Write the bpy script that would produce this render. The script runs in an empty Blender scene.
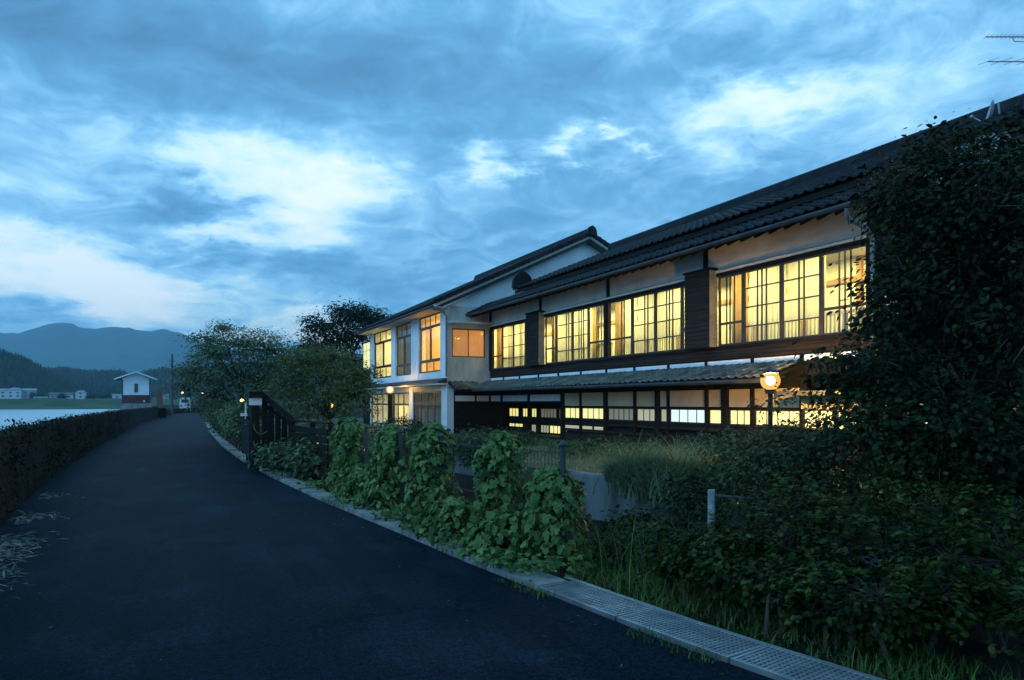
import bpy, math, random
import numpy as np
from mathutils import Vector, Matrix

random.seed(7)
rng = np.random.default_rng(7)
SC = bpy.context.scene
COL = SC.collection
R = math.radians

# ------------------------------------------------------------------ camera
YAW = 25.9
cam_d = bpy.data.cameras.new("camera")
cam = bpy.data.objects.new("camera", cam_d)
COL.objects.link(cam)
cam.location = (0, 0, 1.6)
cam.rotation_euler = (R(90), 0, R(-YAW))
cam_d.sensor_width = 36
cam_d.lens = 700 / 1024 * 36
cam_d.shift_y = 62.5 / 1024
cam_d.clip_start = 0.05
cam_d.clip_end = 12000
SC.camera = cam

# ------------------------------------------------------------------ exposure
SC.view_settings.view_transform = 'Standard'
SC.view_settings.look = 'None'
SC.view_settings.exposure = 0
SC.view_settings.gamma = 1
SC.view_settings.use_curve_mapping = False
SC.render.engine = 'CYCLES'
SC.cycles.use_denoising = True
SC.cycles.max_bounces = 8
SC.cycles.diffuse_bounces = 3
SC.cycles.glossy_bounces = 3
SC.cycles.transmission_bounces = 4
SC.cycles.transparent_max_bounces = 16
SC.cycles.volume_bounces = 0
SC.cycles.sample_clamp_indirect = 4

# ------------------------------------------------------------------ dusk sky: clouds over a Nishita base
world = bpy.data.worlds.new("World")
SC.world = world
world.use_nodes = True
wt = world.node_tree
wt.nodes.clear()
def WN(t, **k):
    n = wt.nodes.new(t)
    for a, b in k.items():
        setattr(n, a, b)
    return n
def wl(a, b):
    wt.links.new(a, b)
def wmath(op, a, b=None, c=None, clamp=False):
    n = WN('ShaderNodeMath', operation=op, use_clamp=clamp)
    for i, v in enumerate((a, b, c)):
        if v is None:
            continue
        if isinstance(v, (int, float)):
            n.inputs[i].default_value = v
        else:
            wl(v, n.inputs[i])
    return n.outputs[0]
SUN_AZ = -100.0      # degrees from +Y towards +X: the last soft light comes from over the river
w_tc = WN('ShaderNodeTexCoord')
w_sep = WN('ShaderNodeSeparateXYZ')
wl(w_tc.outputs['Generated'], w_sep.inputs[0])
wx, wy, wz = w_sep.outputs
w_az = wmath('ARCTAN2', wx, wy)
w_el = wmath('ARCSINE', wz)
w_ae = WN('ShaderNodeCombineXYZ')
wl(w_az, w_ae.inputs[0]); wl(w_el, w_ae.inputs[1])
den = wmath('ADD', wmath('MAXIMUM', wz, 0.0), 0.22)
w_q = WN('ShaderNodeCombineXYZ')
wl(wmath('DIVIDE', wx, den), w_q.inputs[0])
wl(wmath('DIVIDE', wy, den), w_q.inputs[1])
def wnoise(vec, scale, detail, rough, dist, off=(0, 0, 0), stretch=(1, 1, 1)):
    m = WN('ShaderNodeMapping')
    m.inputs['Location'].default_value = off
    m.inputs['Scale'].default_value = stretch
    wl(vec, m.inputs['Vector'])
    n = WN('ShaderNodeTexNoise')
    n.inputs['Scale'].default_value = scale
    n.inputs['Detail'].default_value = detail
    n.inputs['Roughness'].default_value = rough
    n.inputs['Distortion'].default_value = dist
    wl(m.outputs[0], n.inputs['Vector'])
    return n
n_big = wnoise(w_q.outputs[0], 1.7, 7, 0.55, 0.5, (3.1, 1.7, 0.4)).outputs[0]
n_fine = wnoise(w_q.outputs[0], 6.0, 10, 0.66, 0.8, (7.3, 2.2, 5.0)).outputs[0]
n_warp = wnoise(w_ae.outputs[0], 8.0, 9, 0.66, 0.0, (1.0, 4.0, 2.0), (0.6, 1.5, 1))
w_ws = WN('ShaderNodeVectorMath', operation='SUBTRACT'); wl(n_warp.outputs['Color'], w_ws.inputs[0]); w_ws.inputs[1].default_value = (.5, .5, .5)
w_wm = WN('ShaderNodeVectorMath', operation='MULTIPLY'); wl(w_ws.outputs[0], w_wm.inputs[0]); w_wm.inputs[1].default_value = (.34, .17, 0)
w_wa = WN('ShaderNodeVectorMath', operation='ADD'); wl(w_ae.outputs[0], w_wa.inputs[0]); wl(w_wm.outputs[0], w_wa.inputs[1])
# cloud banks and breaks: azimuth deg, elevation deg, half width deg, half height deg, strength
BANKS = [
    (-9.5, 10.0, 9, 2.6, .31), (-5.0, 8.0, 7, 1.6, .28), (-8.5, 14.5, 6, 2.0, .12), (4.5, 17.8, 8, 2.0, .27), (9.5, 15.0, 6, 2.0, .27), (13, 16.5, 4, 1.2, .16),
    (-3.5, 6.6, 6, 0.8, .16), (11, 5.2, 9, 1.1, .34), (4.2, 12.8, 2.6, 0.8, .26), (10.5, 12.6, 2.6, 0.9, .2),
    (23.0, 18.7, 3.0, 0.9, .34), (26.5, 18.4, 1.3, .7, .2), (31.3, 19.0, 2.4, 0.9, .38), (36.3, 19.9, 1.6, 0.7, .30),
    (45.5, 21.6, 5.5, 1.7, .35), (43.5, 18.6, 2.0, 1.3, .16), (56, 20.5, 4, 2.6, .14), (52, 29, 16, 5, .12), (55, 16, 5, 2.0, .10), (30, 30, 10, 3, .05),
    (1.2, 14.6, 4.0, 1.2, -.26), (-1.0, 11.0, 5.0, 0.8, -.12), (8, 10.2, 9, 1.1, -.16), (-9, 12.4, 4, .8, -.10), (-10, 5.6, 5, .7, -.10),
    (2, 24.0, 18, 3.6, -.17), (-10, 26, 10, 5, -.13), (32, 23, 9, 3.0, -.05), (46, 24.6, 8, 1.2, -.12), (24, 26, 10, 3, -.11),
    (20, 13.0, 9, 3.0, -.05), (-6, 4.6, 10, 0.5, -.08), (47, 16.5, 6, 1.6, -.08),
]
acc = None
for (a, e, sa, se, k) in BANKS:
    s_ = WN('ShaderNodeVectorMath', operation='SUBTRACT'); wl(w_wa.outputs[0], s_.inputs[0]); s_.inputs[1].default_value = (R(a), R(e), 0)
    m_ = WN('ShaderNodeVectorMath', operation='MULTIPLY'); wl(s_.outputs[0], m_.inputs[0]); m_.inputs[1].default_value = (1 / R(sa), 1 / R(se), 0)
    d_ = WN('ShaderNodeVectorMath', operation='DOT_PRODUCT'); wl(m_.outputs[0], d_.inputs[0]); wl(m_.outputs[0], d_.inputs[1])
    g_ = wmath('MULTIPLY', wmath('EXPONENT', wmath('MULTIPLY', d_.outputs['Value'], -0.9)), k)
    acc = g_ if acc is None else wmath('ADD', acc, g_)
# overall: paler low down, heavier cloud overhead
el_f = WN('ShaderNodeMapRange'); el_f.interpolation_type = 'SMOOTHSTEP'
wl(w_el, el_f.inputs[0])
el_f.inputs[1].default_value = R(2); el_f.inputs[2].default_value = R(34)
el_f.inputs[3].default_value = 0.62; el_f.inputs[4].default_value = 0.58
tot = wmath('ADD', acc, el_f.outputs[0])
tot = wmath('ADD', tot, wmath('MULTIPLY', wmath('SUBTRACT', n_big, 0.5), 0.34))
tot = wmath('ADD', tot, wmath('MULTIPLY', wmath('SUBTRACT', n_fine, 0.5), 0.56))
ramp = WN('ShaderNodeValToRGB')
wl(tot, ramp.inputs[0])
els = ramp.color_ramp.elements
stops = [(0.0, (.035, .130, .27)), (.25, (.078, .220, .40)), (.42, (.108, .310, .56)), (.54, (.142, .412, .695)),
         (.64, (.235, .552, .865)), (.75, (.40, .75, .97)), (.86, (.64, .90, 1.0)), (1.0, (.85, 1.0, 1.04))]
els[0].position = 0.0; els[0].color = (*stops[0][1], 1)
els[1].position = 1.0; els[1].color = (*stops[-1][1], 1)
for p, c in stops[1:-1]:
    e_ = els.new(p); e_.color = (*c, 1)
sky = WN('ShaderNodeTexSky')
sky.sky_type = 'NISHITA'
sky.sun_disc = False
sky.sun_elevation = R(-4.0)
sky.sun_rotation = R(SUN_AZ)
sky.air_density = 1.0; sky.dust_density = 0.6; sky.ozone_density = 4.0
bg_sky = WN('ShaderNodeBackground'); wl(sky.outputs[0], bg_sky.inputs[0]); bg_sky.inputs[1].default_value = 0.05
bg_cl = WN('ShaderNodeBackground'); wl(ramp.outputs[0], bg_cl.inputs[0]); bg_cl.inputs[1].default_value = 1.24
w_add = WN('ShaderNodeAddShader'); wl(bg_sky.outputs[0], w_add.inputs[0]); wl(bg_cl.outputs[0], w_add.inputs[1])
w_out = WN('ShaderNodeOutputWorld'); wl(w_add.outputs[0], w_out.inputs[0])

sun_d = bpy.data.lights.new("sun", 'SUN')
sun_d.energy = 1.5
sun_d.angle = R(45)
sun_d.color = (.30, .63, 1.0)
sun = bpy.data.objects.new("sun", sun_d)
COL.objects.link(sun)
sun.rotation_euler = Vector((math.sin(R(SUN_AZ)), math.cos(R(SUN_AZ)), math.tan(R(22)))).to_track_quat('Z', 'Y').to_euler()

# ------------------------------------------------------------------ materials
MATS = {}
def material(name, c1, c2=None, rough=.7, scale=3.0, detail=5, bump=0.0, bscale=None, metal=0.0, spec=.5,
             stretch=(1, 1, 1), contrast=(.35, .65), island=0.0, transl=0.0, emit=None, alpha=None, coords='Object'):
    if name in MATS:
        return MATS[name]
    m = bpy.data.materials.new(name)
    m.use_nodes = True
    nt = m.node_tree
    N = nt.nodes; L = nt.links
    bs = N['Principled BSDF']
    bs.inputs['Roughness'].default_value = rough
    bs.inputs['Metallic'].default_value = metal
    bs.inputs['Specular IOR Level'].default_value = spec
    tc = N.new('ShaderNodeTexCoord'); mp = N.new('ShaderNodeMapping'); mp.inputs['Scale'].default_value = stretch
    L.new(tc.outputs[coords], mp.inputs[0])
    col = None
    if c2 is not None:
        nz = N.new('ShaderNodeTexNoise'); nz.inputs['Scale'].default_value = scale; nz.inputs['Detail'].default_value = detail
        nz.inputs['Roughness'].default_value = .6
        L.new(mp.outputs[0], nz.inputs['Vector'])
        rp = N.new('ShaderNodeValToRGB')
        rp.color_ramp.elements[0].position = contrast[0]; rp.color_ramp.elements[1].position = contrast[1]
        rp.color_ramp.elements[0].color = (*c1, 1); rp.color_ramp.elements[1].color = (*c2, 1)
        L.new(nz.outputs[0], rp.inputs[0])
        col = rp.outputs[0]
    if island > 0:
        ge = N.new('ShaderNodeNewGeometry')
        hv = N.new('ShaderNodeHueSaturation')
        if col is None:
            hv.inputs['Color'].default_value = (*c1, 1)
        else:
            L.new(col, hv.inputs['Color'])
        mr = N.new('ShaderNodeMapRange'); L.new(ge.outputs['Random Per Island'], mr.inputs[0])
        mr.inputs[3].default_value = 1 - island; mr.inputs[4].default_value = 1 + island
        L.new(mr.outputs[0], hv.inputs['Value'])
        mh = N.new('ShaderNodeMapRange'); L.new(ge.outputs['Random Per Island'], mh.inputs[0])
        mh.inputs[3].default_value = .515; mh.inputs[4].default_value = .485
        L.new(mh.outputs[0], hv.inputs['Hue'])
        col = hv.outputs[0]
    if col is None:
        bs.inputs['Base Color'].default_value = (*c1, 1)
    else:
        L.new(col, bs.inputs['Base Color'])
    if bump > 0:
        bn = N.new('ShaderNodeTexNoise'); bn.inputs['Scale'].default_value = bscale or scale * 6; bn.inputs['Detail'].default_value = 6
        L.new(mp.outputs[0], bn.inputs['Vector'])
        bp = N.new('ShaderNodeBump'); bp.inputs['Strength'].default_value = bump; bp.inputs['Distance'].default_value = .02
        L.new(bn.outputs[0], bp.inputs['Height']); L.new(bp.outputs[0], bs.inputs['Normal'])
    if emit is not None:
        bs.inputs['Emission Color'].default_value = (*emit[0], 1)
        bs.inputs['Emission Strength'].default_value = emit[1]
    out = N['Material Output']
    if transl > 0:
        tr = N.new('ShaderNodeBsdfTranslucent')
        if col is None:
            tr.inputs[0].default_value = (*c1, 1)
        else:
            L.new(col, tr.inputs[0])
        mx = N.new('ShaderNodeMixShader'); mx.inputs[0].default_value = transl
        L.new(bs.outputs[0], mx.inputs[1]); L.new(tr.outputs[0], mx.inputs[2])
        L.new(mx.outputs[0], out.inputs[0])
        if alpha is not None:
            ta = N.new('ShaderNodeBsdfTransparent')
            m2 = N.new('ShaderNodeMixShader'); m2.inputs[0].default_value = alpha
            L.new(ta.outputs[0], m2.inputs[1]); L.new(mx.outputs[0], m2.inputs[2])
            L.new(m2.outputs[0], out.inputs[0])
    MATS[name] = m
    return m

def glass_material(name, tint=(.95, .97, .96), gl=.10):
    m = bpy.data.materials.new(name); m.use_nodes = True
    N = m.node_tree.nodes; L = m.node_tree.links
    N.remove(N['Principled BSDF'])
    t = N.new('ShaderNodeBsdfTransparent'); t.inputs[0].default_value = (*tint, 1)
    g = N.new('ShaderNodeBsdfGlossy'); g.inputs['Roughness'].default_value = .03
    lw = N.new('ShaderNodeLayerWeight'); lw.inputs[0].default_value = .5
    pw_ = N.new('ShaderNodeMath'); pw_.operation = 'POWER'; pw_.inputs[1].default_value = 5
    L.new(lw.outputs['Facing'], pw_.inputs[0])
    f = N.new('ShaderNodeMath'); f.operation = 'MULTIPLY_ADD'; f.inputs[1].default_value = .7; f.inputs[2].default_value = .03
    L.new(pw_.outputs[0], f.inputs[0])
    mx = N.new('ShaderNodeMixShader')
    L.new(f.outputs[0], mx.inputs[0]); L.new(t.outputs[0], mx.inputs[1]); L.new(g.outputs[0], mx.inputs[2])
    L.new(mx.outputs[0], N['Material Output'].inputs[0])
    MATS[name] = m
    return m

M_timber = material('dark_timber', (.006, .0055, .005), (.018, .015, .012), spec=.15, rough=.65, scale=4, stretch=(1, .4, 3), bump=.3)
M_board = material('weathered_board', (.009, .008, .007), (.04, .028, .02), spec=.2, rough=.75, scale=3, stretch=(1, .25, 5), bump=.5, bscale=14)
M_sash = material('sash_wood', (.03, .024, .02), (.06, .048, .038), rough=.55, scale=6)
M_brownsash = material('brown_sash', (.10, .065, .045), (.16, .11, .08), rough=.6, scale=6)
M_plaster = material('plaster', (.60, .54, .48), (.78, .72, .64), rough=.9, scale=1.6, detail=8, bump=.15, bscale=30)
M_white = material('white_plaster', (.60, .63, .67), (.82, .83, .85), rough=.85, scale=.9, detail=9, bump=.1, bscale=24, contrast=(.28, .6))
M_stain = material('stained_plaster', (.32, .33, .32), (.68, .68, .66), rough=.9, scale=.8, detail=9, stretch=(1, 1, .45), contrast=(.32, .62))
M_tan = material('tan_plaster', (.46, .36, .23), (.56, .44, .30), rough=.9, scale=1.8, detail=8)
M_tile = material('roof_tile', (.0055, .007, .009), (.019, .022, .026), spec=.14, rough=.5, scale=2.2, detail=8, island=.35, bump=.15, bscale=20)
M_tile2 = material('mossy_tile', (.035, .04, .036), (.12, .125, .10), rough=.5, scale=2.5, detail=8, island=.35, bump=.2, bscale=20)
M_soffit = material('soffit_paint', (.5, .47, .42), (.62, .6, .55), rough=.8, scale=2)
M_metal = material('galvanised', (.30, .32, .34), (.48, .50, .52), rough=.42, scale=5, metal=.7)
M_pipe = material('pipe_paint', (.022, .025, .03), (.05, .055, .06), spec=.3, rough=.5, scale=4)
M_down = material('downpipe_paint', (.12, .13, .14), (.2, .21, .22), rough=.5, scale=4)
M_interior = material('interior_wall', (.74, .70, .60), (.80, .76, .66), rough=.9, scale=1.2)
M_intwood = material('interior_wood', (.32, .17, .07), (.45, .26, .12), rough=.5, scale=3, stretch=(1, 1, .2))
M_curtain = material('lace_curtain', (.80, .76, .62), (.86, .83, .7), rough=.9, scale=30, transl=.6, alpha=.93)
M_ocurtain = material('orange_curtain', (.82, .55, .22), (.88, .62, .28), rough=.9, scale=6, transl=.6)
M_gcurtain = material('grey_curtain', (.40, .40, .36), (.5, .5, .45), rough=.9, scale=6, transl=.35)
M_glass = glass_material('window_glass')
M_frost = material('lit_frosted_pane', (.75, .72, .55), (.8, .76, .6), rough=.4, scale=2, emit=((1, .86, .20), .88))
M_frostw = material('white_lit_pane', (.75, .78, .76), (.8, .82, .8), rough=.4, scale=2, emit=((.80, 1, .88), .78))
M_frostd = material('dim_lit_pane', (.35, .33, .26), (.4, .38, .3), rough=.4, scale=2, emit=((1, .78, .36), .10))
M_frostm = material('half_lit_pane', (.55, .53, .42), (.6, .58, .46), rough=.4, scale=2, emit=((1, .82, .38), .30))
M_dark_pane = material('dark_pane', (.02, .025, .03), rough=.08)
def asphalt_material():
    m = bpy.data.materials.new('asphalt'); m.use_nodes = True
    N = m.node_tree.nodes; L = m.node_tree.links; b = N['Principled BSDF']
    b.inputs['Roughness'].default_value = .62; b.inputs['Specular IOR Level'].default_value = .04
    tc = N.new('ShaderNodeTexCoord')
    def noise(sc, det, rough=.6, stretch=(1, 1, 1)):
        mp = N.new('ShaderNodeMapping'); mp.inputs['Scale'].default_value = stretch; L.new(tc.outputs['Object'], mp.inputs[0])
        n = N.new('ShaderNodeTexNoise'); n.inputs['Scale'].default_value = sc; n.inputs['Detail'].default_value = det; n.inputs['Roughness'].default_value = rough
        L.new(mp.outputs[0], n.inputs['Vector']); return n.outputs[0]
    def ramp(v, a, b_, ca, cb):
        r = N.new('ShaderNodeValToRGB'); r.color_ramp.elements[0].position = a; r.color_ramp.elements[1].position = b_
        r.color_ramp.elements[0].color = (*ca, 1); r.color_ramp.elements[1].color = (*cb, 1); L.new(v, r.inputs[0]); return r.outputs[0]
    def mix(f, a, b_, mode='MIX'):
        x = N.new('ShaderNodeMix'); x.data_type = 'RGBA'; x.blend_type = mode
        if isinstance(f, float): x.inputs[0].default_value = f
        else: L.new(f, x.inputs[0])
        L.new(a, x.inputs[6]); L.new(b_, x.inputs[7]); return x.outputs[2]
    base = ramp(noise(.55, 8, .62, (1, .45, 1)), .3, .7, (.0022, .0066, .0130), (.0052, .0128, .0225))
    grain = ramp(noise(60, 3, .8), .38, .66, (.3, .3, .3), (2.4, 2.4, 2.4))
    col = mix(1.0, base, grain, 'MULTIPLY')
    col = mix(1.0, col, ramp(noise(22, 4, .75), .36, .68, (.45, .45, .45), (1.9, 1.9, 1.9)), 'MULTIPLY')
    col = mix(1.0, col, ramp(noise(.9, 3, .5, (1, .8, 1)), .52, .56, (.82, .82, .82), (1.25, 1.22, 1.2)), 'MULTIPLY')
    vo = N.new('ShaderNodeTexVoronoi'); vo.inputs['Scale'].default_value = 26; L.new(tc.outputs['Object'], vo.inputs['Vector'])
    chip = ramp(vo.outputs['Distance'], .05, .12, (1, 1, 1), (0, 0, 0))
    chipn = ramp(noise(19, 2), .56, .62, (0, 0, 0), (1, 1, 1))
    cm = N.new('ShaderNodeMath'); cm.operation = 'MULTIPLY'; L.new(chip, cm.inputs[0]); L.new(chipn, cm.inputs[1])
    pale = N.new('ShaderNodeRGB'); pale.outputs[0].default_value = (.07, .085, .10, 1)
    col = mix(cm.outputs[0], col, pale.outputs[0])
    # worn streaks along the wheel tracks and old crack lines
    st = ramp(noise(1.6, 6, .6, (1.6, .12, 1)), .50, .72, (1, 1, 1), (1.7, 1.65, 1.6))
    col = mix(1.0, col, st, 'MULTIPLY')
    cr = N.new('ShaderNodeTexVoronoi'); cr.feature = 'DISTANCE_TO_EDGE'; cr.inputs['Scale'].default_value = .33
    mp = N.new('ShaderNodeMapping'); L.new(tc.outputs['Object'], mp.inputs[0])
    dn = N.new('ShaderNodeTexNoise'); dn.inputs['Scale'].default_value = 2.2; dn.inputs['Detail'].default_value = 6; L.new(tc.outputs['Object'], dn.inputs['Vector'])
    va = N.new('ShaderNodeVectorMath'); va.operation = 'MULTIPLY_ADD'; va.inputs[1].default_value = (.5, .5, .5); L.new(dn.outputs['Color'], va.inputs[0]); L.new(mp.outputs[0], va.inputs[2])
    L.new(va.outputs[0], cr.inputs['Vector'])
    crk = ramp(cr.outputs['Distance'], .004, .011, (.35, .35, .35), (1, 1, 1))
    col = mix(.55, col, mix(1.0, col, crk, 'MULTIPLY'))
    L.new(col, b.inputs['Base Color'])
    bp = N.new('ShaderNodeBump'); bp.inputs['Strength'].default_value = .7; bp.inputs['Distance'].default_value = .015
    L.new(noise(110, 4, .7), bp.inputs['Height']); L.new(bp.outputs[0], b.inputs['Normal'])
    return m
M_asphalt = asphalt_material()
M_concrete = material('concrete', (.12, .125, .125), (.30, .30, .29), rough=.85, scale=2.4, detail=9, bump=.3, bscale=40)
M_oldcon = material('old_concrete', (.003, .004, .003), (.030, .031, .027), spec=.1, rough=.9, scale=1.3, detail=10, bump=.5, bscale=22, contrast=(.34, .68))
M_retain = material('streaked_concrete', (.035, .04, .042), (.15, .165, .175), rough=.9, scale=2.2, detail=9, stretch=(1.2, 1.2, .25), bump=.3, bscale=20, contrast=(.3, .62))
M_soil = material('soil', (.007, .007, .005), (.022, .020, .014), spec=.1, rough=.95, scale=2.5, detail=9, bump=.8, bscale=30)
M_lawn = material('lawn_ground', (.028, .042, .016), (.085, .085, .045), rough=.95, scale=1.4, detail=9, bump=.6, bscale=40)
M_bark = material('bark', (.035, .028, .022), (.085, .07, .055), rough=.9, scale=6, stretch=(1, 1, .3), bump=.6, bscale=20)
def leafmat(name, c1, c2, rough=.45, tr=.3, island=.45, scale=.9, contrast=(.38, .68)):
    return material(name, c1, c2, rough=rough, scale=scale, contrast=contrast, detail=4, island=island * 1.3, transl=tr, spec=.10)
M_leaf_vine = leafmat('vine_leaf', (.050, .110, .034), (.170, .250, .080), scale=6.0, island=.55, contrast=(.34, .7))
M_leaf_dark = leafmat('dark_leaf', (.010, .024, .009), (.030, .055, .018), rough=.5)
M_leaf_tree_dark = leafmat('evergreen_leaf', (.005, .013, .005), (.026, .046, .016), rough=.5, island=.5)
M_leaf_bush = leafmat('azalea_leaf', (.006, .016, .003), (.075, .112, .022), scale=5.0, contrast=(.42, .72))
M_leaf_tree = leafmat('tree_leaf', (.080, .125, .062), (.155, .195, .100))
M_leaf_maple = leafmat('maple_leaf', (.080, .110, .038), (.160, .170, .060))
M_leaf_pine = leafmat('pine_leaf', (.014, .026, .016), (.028, .045, .025), tr=.1)
M_leaf_hedge = leafmat('hedge_leaf', (.024, .052, .022), (.070, .110, .048))
M_grass = leafmat('grass_blade', (.050, .100, .022), (.115, .165, .050), island=.5)
M_drygrass = leafmat('dry_grass', (.12, .12, .07), (.22, .21, .14), island=.4)
M_pampas = leafmat('pampas_blade', (.10, .16, .085), (.20, .26, .14), island=.4)
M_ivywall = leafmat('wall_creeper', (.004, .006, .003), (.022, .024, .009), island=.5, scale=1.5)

# ------------------------------------------------------------------ mesh helpers
class MB:
    def __init__(self):
        self.v = []; self.f = []
    def add(self, vs, fs):
        b = len(self.v)
        self.v += [tuple(p) for p in vs]
        self.f += [tuple(b + i for i in q) for q in fs]
        return self
    def box(self, x0, x1, y0, y1, z0, z1):
        vs = [(x0, y0, z0), (x1, y0, z0), (x1, y1, z0), (x0, y1, z0), (x0, y0, z1), (x1, y0, z1), (x1, y1, z1), (x0, y1, z1)]
        return self.add(vs, [(0, 3, 2, 1), (4, 5, 6, 7), (0, 1, 5, 4), (1, 2, 6, 5), (2, 3, 7, 6), (3, 0, 4, 7)])
    def beam(self, a, b, w, h, up=(0, 0, 1)):
        a = Vector(a); b = Vector(b); d = (b - a).normalized(); u = Vector(up)
        s = d.cross(u)
        if s.length < 1e-4:
            s = d.cross(Vector((1, 0, 0)))
        s.normalize(); u = s.cross(d)
        vs = []
        for p in (a, b):
            for (i, j) in ((-1, -1), (1, -1), (1, 1), (-1, 1)):
                vs.append(p + s * (w / 2 * i) + u * (h / 2 * j))
        return self.add(vs, [(0, 1, 2, 3), (7, 6, 5, 4), (0, 4, 5, 1), (1, 5, 6, 2), (2, 6, 7, 3), (3, 7, 4, 0)])
    def tube(self, pts, rads, n=8, cap=True):
        pts = [Vector(p) for p in pts]
        if not isinstance(rads, (list, tuple)):
            rads = [rads] * len(pts)
        rings = []
        prev = None
        for i, p in enumerate(pts):
            d = (pts[min(i + 1, len(pts) - 1)] - pts[max(i - 1, 0)])
            d = d.normalized() if d.length > 1e-9 else Vector((0, 0, 1))
            if prev is None:
                s = d.cross(Vector((0, 0, 1)))
                if s.length < 1e-3:
                    s = d.cross(Vector((1, 0, 0)))
            else:
                s = prev - d * prev.dot(d)
            s.normalize(); prev = s
            t = d.cross(s)
            rings.append([p + (s * math.cos(2 * math.pi * k / n) + t * math.sin(2 * math.pi * k / n)) * rads[i] for k in range(n)])
        vs = [q for r in rings for q in r]
        fs = []
        for i in range(len(pts) - 1):
            for k in range(n):
                a, b = i * n + k, i * n + (k + 1) % n
                fs.append((a, b, b + n, a + n))
        if cap:
            fs.append(tuple(range(n - 1, -1, -1)))
            m = (len(pts) - 1) * n
            fs.append(tuple(m + k for k in range(n)))
        return self.add(vs, fs)
    def sphere(self, c, r, nu=12, nv=8, sc=(1, 1, 1)):
        vs = [(c[0], c[1], c[2] - r * sc[2])]
        for j in range(1, nv):
            ph = -math.pi / 2 + math.pi * j / nv
            for i in range(nu):
                th = 2 * math.pi * i / nu
                vs.append((c[0] + r * sc[0] * math.cos(ph) * math.cos(th), c[1] + r * sc[1] * math.cos(ph) * math.sin(th), c[2] + r * sc[2] * math.sin(ph)))
        vs.append((c[0], c[1], c[2] + r * sc[2]))
        fs = [(0, 1 + (i + 1) % nu, 1 + i) for i in range(nu)]
        for j in range(nv - 2):
            for i in range(nu):
                a = 1 + j * nu + i; b = 1 + j * nu + (i + 1) % nu
                fs.append((a, b, b + nu, a + nu))
        t = len(vs) - 1; m = 1 + (nv - 2) * nu
        fs += [(t, m + i, m + (i + 1) % nu) for i in range(nu)]
        return self.add(vs, fs)
    def prism(self, poly, axis, a0, a1):
        """poly: 2D points in the two other axes; extruded along axis ('x','y','z') from a0 to a1"""
        def P(p, a):
            return {'x': (a, p[0], p[1]), 'y': (p[0], a, p[1]), 'z': (p[0], p[1], a)}[axis]
        n = len(poly)
        vs = [P(p, a0) for p in poly] + [P(p, a1) for p in poly]
        fs = [tuple(range(n)), tuple(range(2 * n - 1, n - 1, -1))]
        fs += [(i, i + n, (i + 1) % n + n, (i + 1) % n) for i in range(n)]
        return self.add(vs, fs)
    def build(self, name, mat, parent=None, smooth=False):
        me = bpy.data.meshes.new(name)
        me.from_pydata(self.v, [], self.f)
        me.update()
        return link(name, me, mat, parent, smooth)

def link(name, me, mat, parent=None, smooth=False):
    if mat is not None and not me.materials:
        me.materials.append(mat)
    if smooth:
        me.polygons.foreach_set('use_smooth', [True] * len(me.polygons))
    o = bpy.data.objects.new(name, me)
    COL.objects.link(o)
    if parent is not None:
        setparent(o, parent)
    return o
def wloc(o):
    p = Vector((0, 0, 0))
    while o is not None:
        p = p + o.location
        o = o.parent
    return p
def setparent(o, parent):
    """parts are authored in world coordinates: cancel the parent's (unrotated) location"""
    o.parent = parent
    o.matrix_parent_inverse = Matrix.Translation(-wloc(parent)) if parent.type == 'EMPTY' else Matrix.Identity(4)
def thing(name, label, cat, loc=(0, 0, 0), group=None):
    o = bpy.data.objects.new(name, None)
    o.empty_display_size = .2
    COL.objects.link(o)
    o.location = loc
    tag(o, label, cat, group)
    return o
def tag(o, label=None, cat=None, group=None, kind=None):
    if label: o['label'] = label
    if cat: o['category'] = cat
    if group: o['group'] = group
    if kind: o['kind'] = kind
    return o
def structure(o, label=None):
    o['kind'] = 'structure'
    if label:
        o['label'] = label
    return o
def bx(name, mat, parent, *b):
    return MB().box(*b).build(name, mat, parent)

# leaves ------------------------------------------------------------
LEAF_OVAL = (np.array([(0, 0, 0), (.30, .28, .04), (.26, .66, .03), (0, 1, -.05), (-.26, .66, .03), (-.30, .28, .04), (0, .45, -.04)], float),
             [(0, 1, 6), (1, 2, 6), (2, 3, 6), (3, 4, 6), (4, 5, 6), (5, 0, 6)])
LEAF_SLIM = (np.array([(0, 0, 0), (.2, .45, .03), (0, 1, -.06), (-.2, .45, .03)], float), [(0, 1, 2), (0, 2, 3)])
LEAF_LOBED = (np.array([(0, 0, 0), (.34, -.06, .02), (.52, .30, -.04), (.27, .40, .03), (.30, .72, -.02), (0, 1.0, -.10), (-.30, .72, -.02), (-.27, .40, .03), (-.52, .30, -.04), (-.34, -.06, .02), (0, .38, .05)], float),
              [(0, 1, 10), (1, 2, 10), (2, 3, 10), (3, 4, 10), (4, 5, 10), (5, 6, 10), (6, 7, 10), (7, 8, 10), (8, 9, 10), (9, 0, 10)])
def frames(normal, tip):
    n = normal / (np.linalg.norm(normal, axis=1, keepdims=True) + 1e-9)
    t = tip - n * np.sum(tip * n, axis=1, keepdims=True)
    t = t / (np.linalg.norm(t, axis=1, keepdims=True) + 1e-9)
    s = np.cross(t, n)
    return s, t, n
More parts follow.
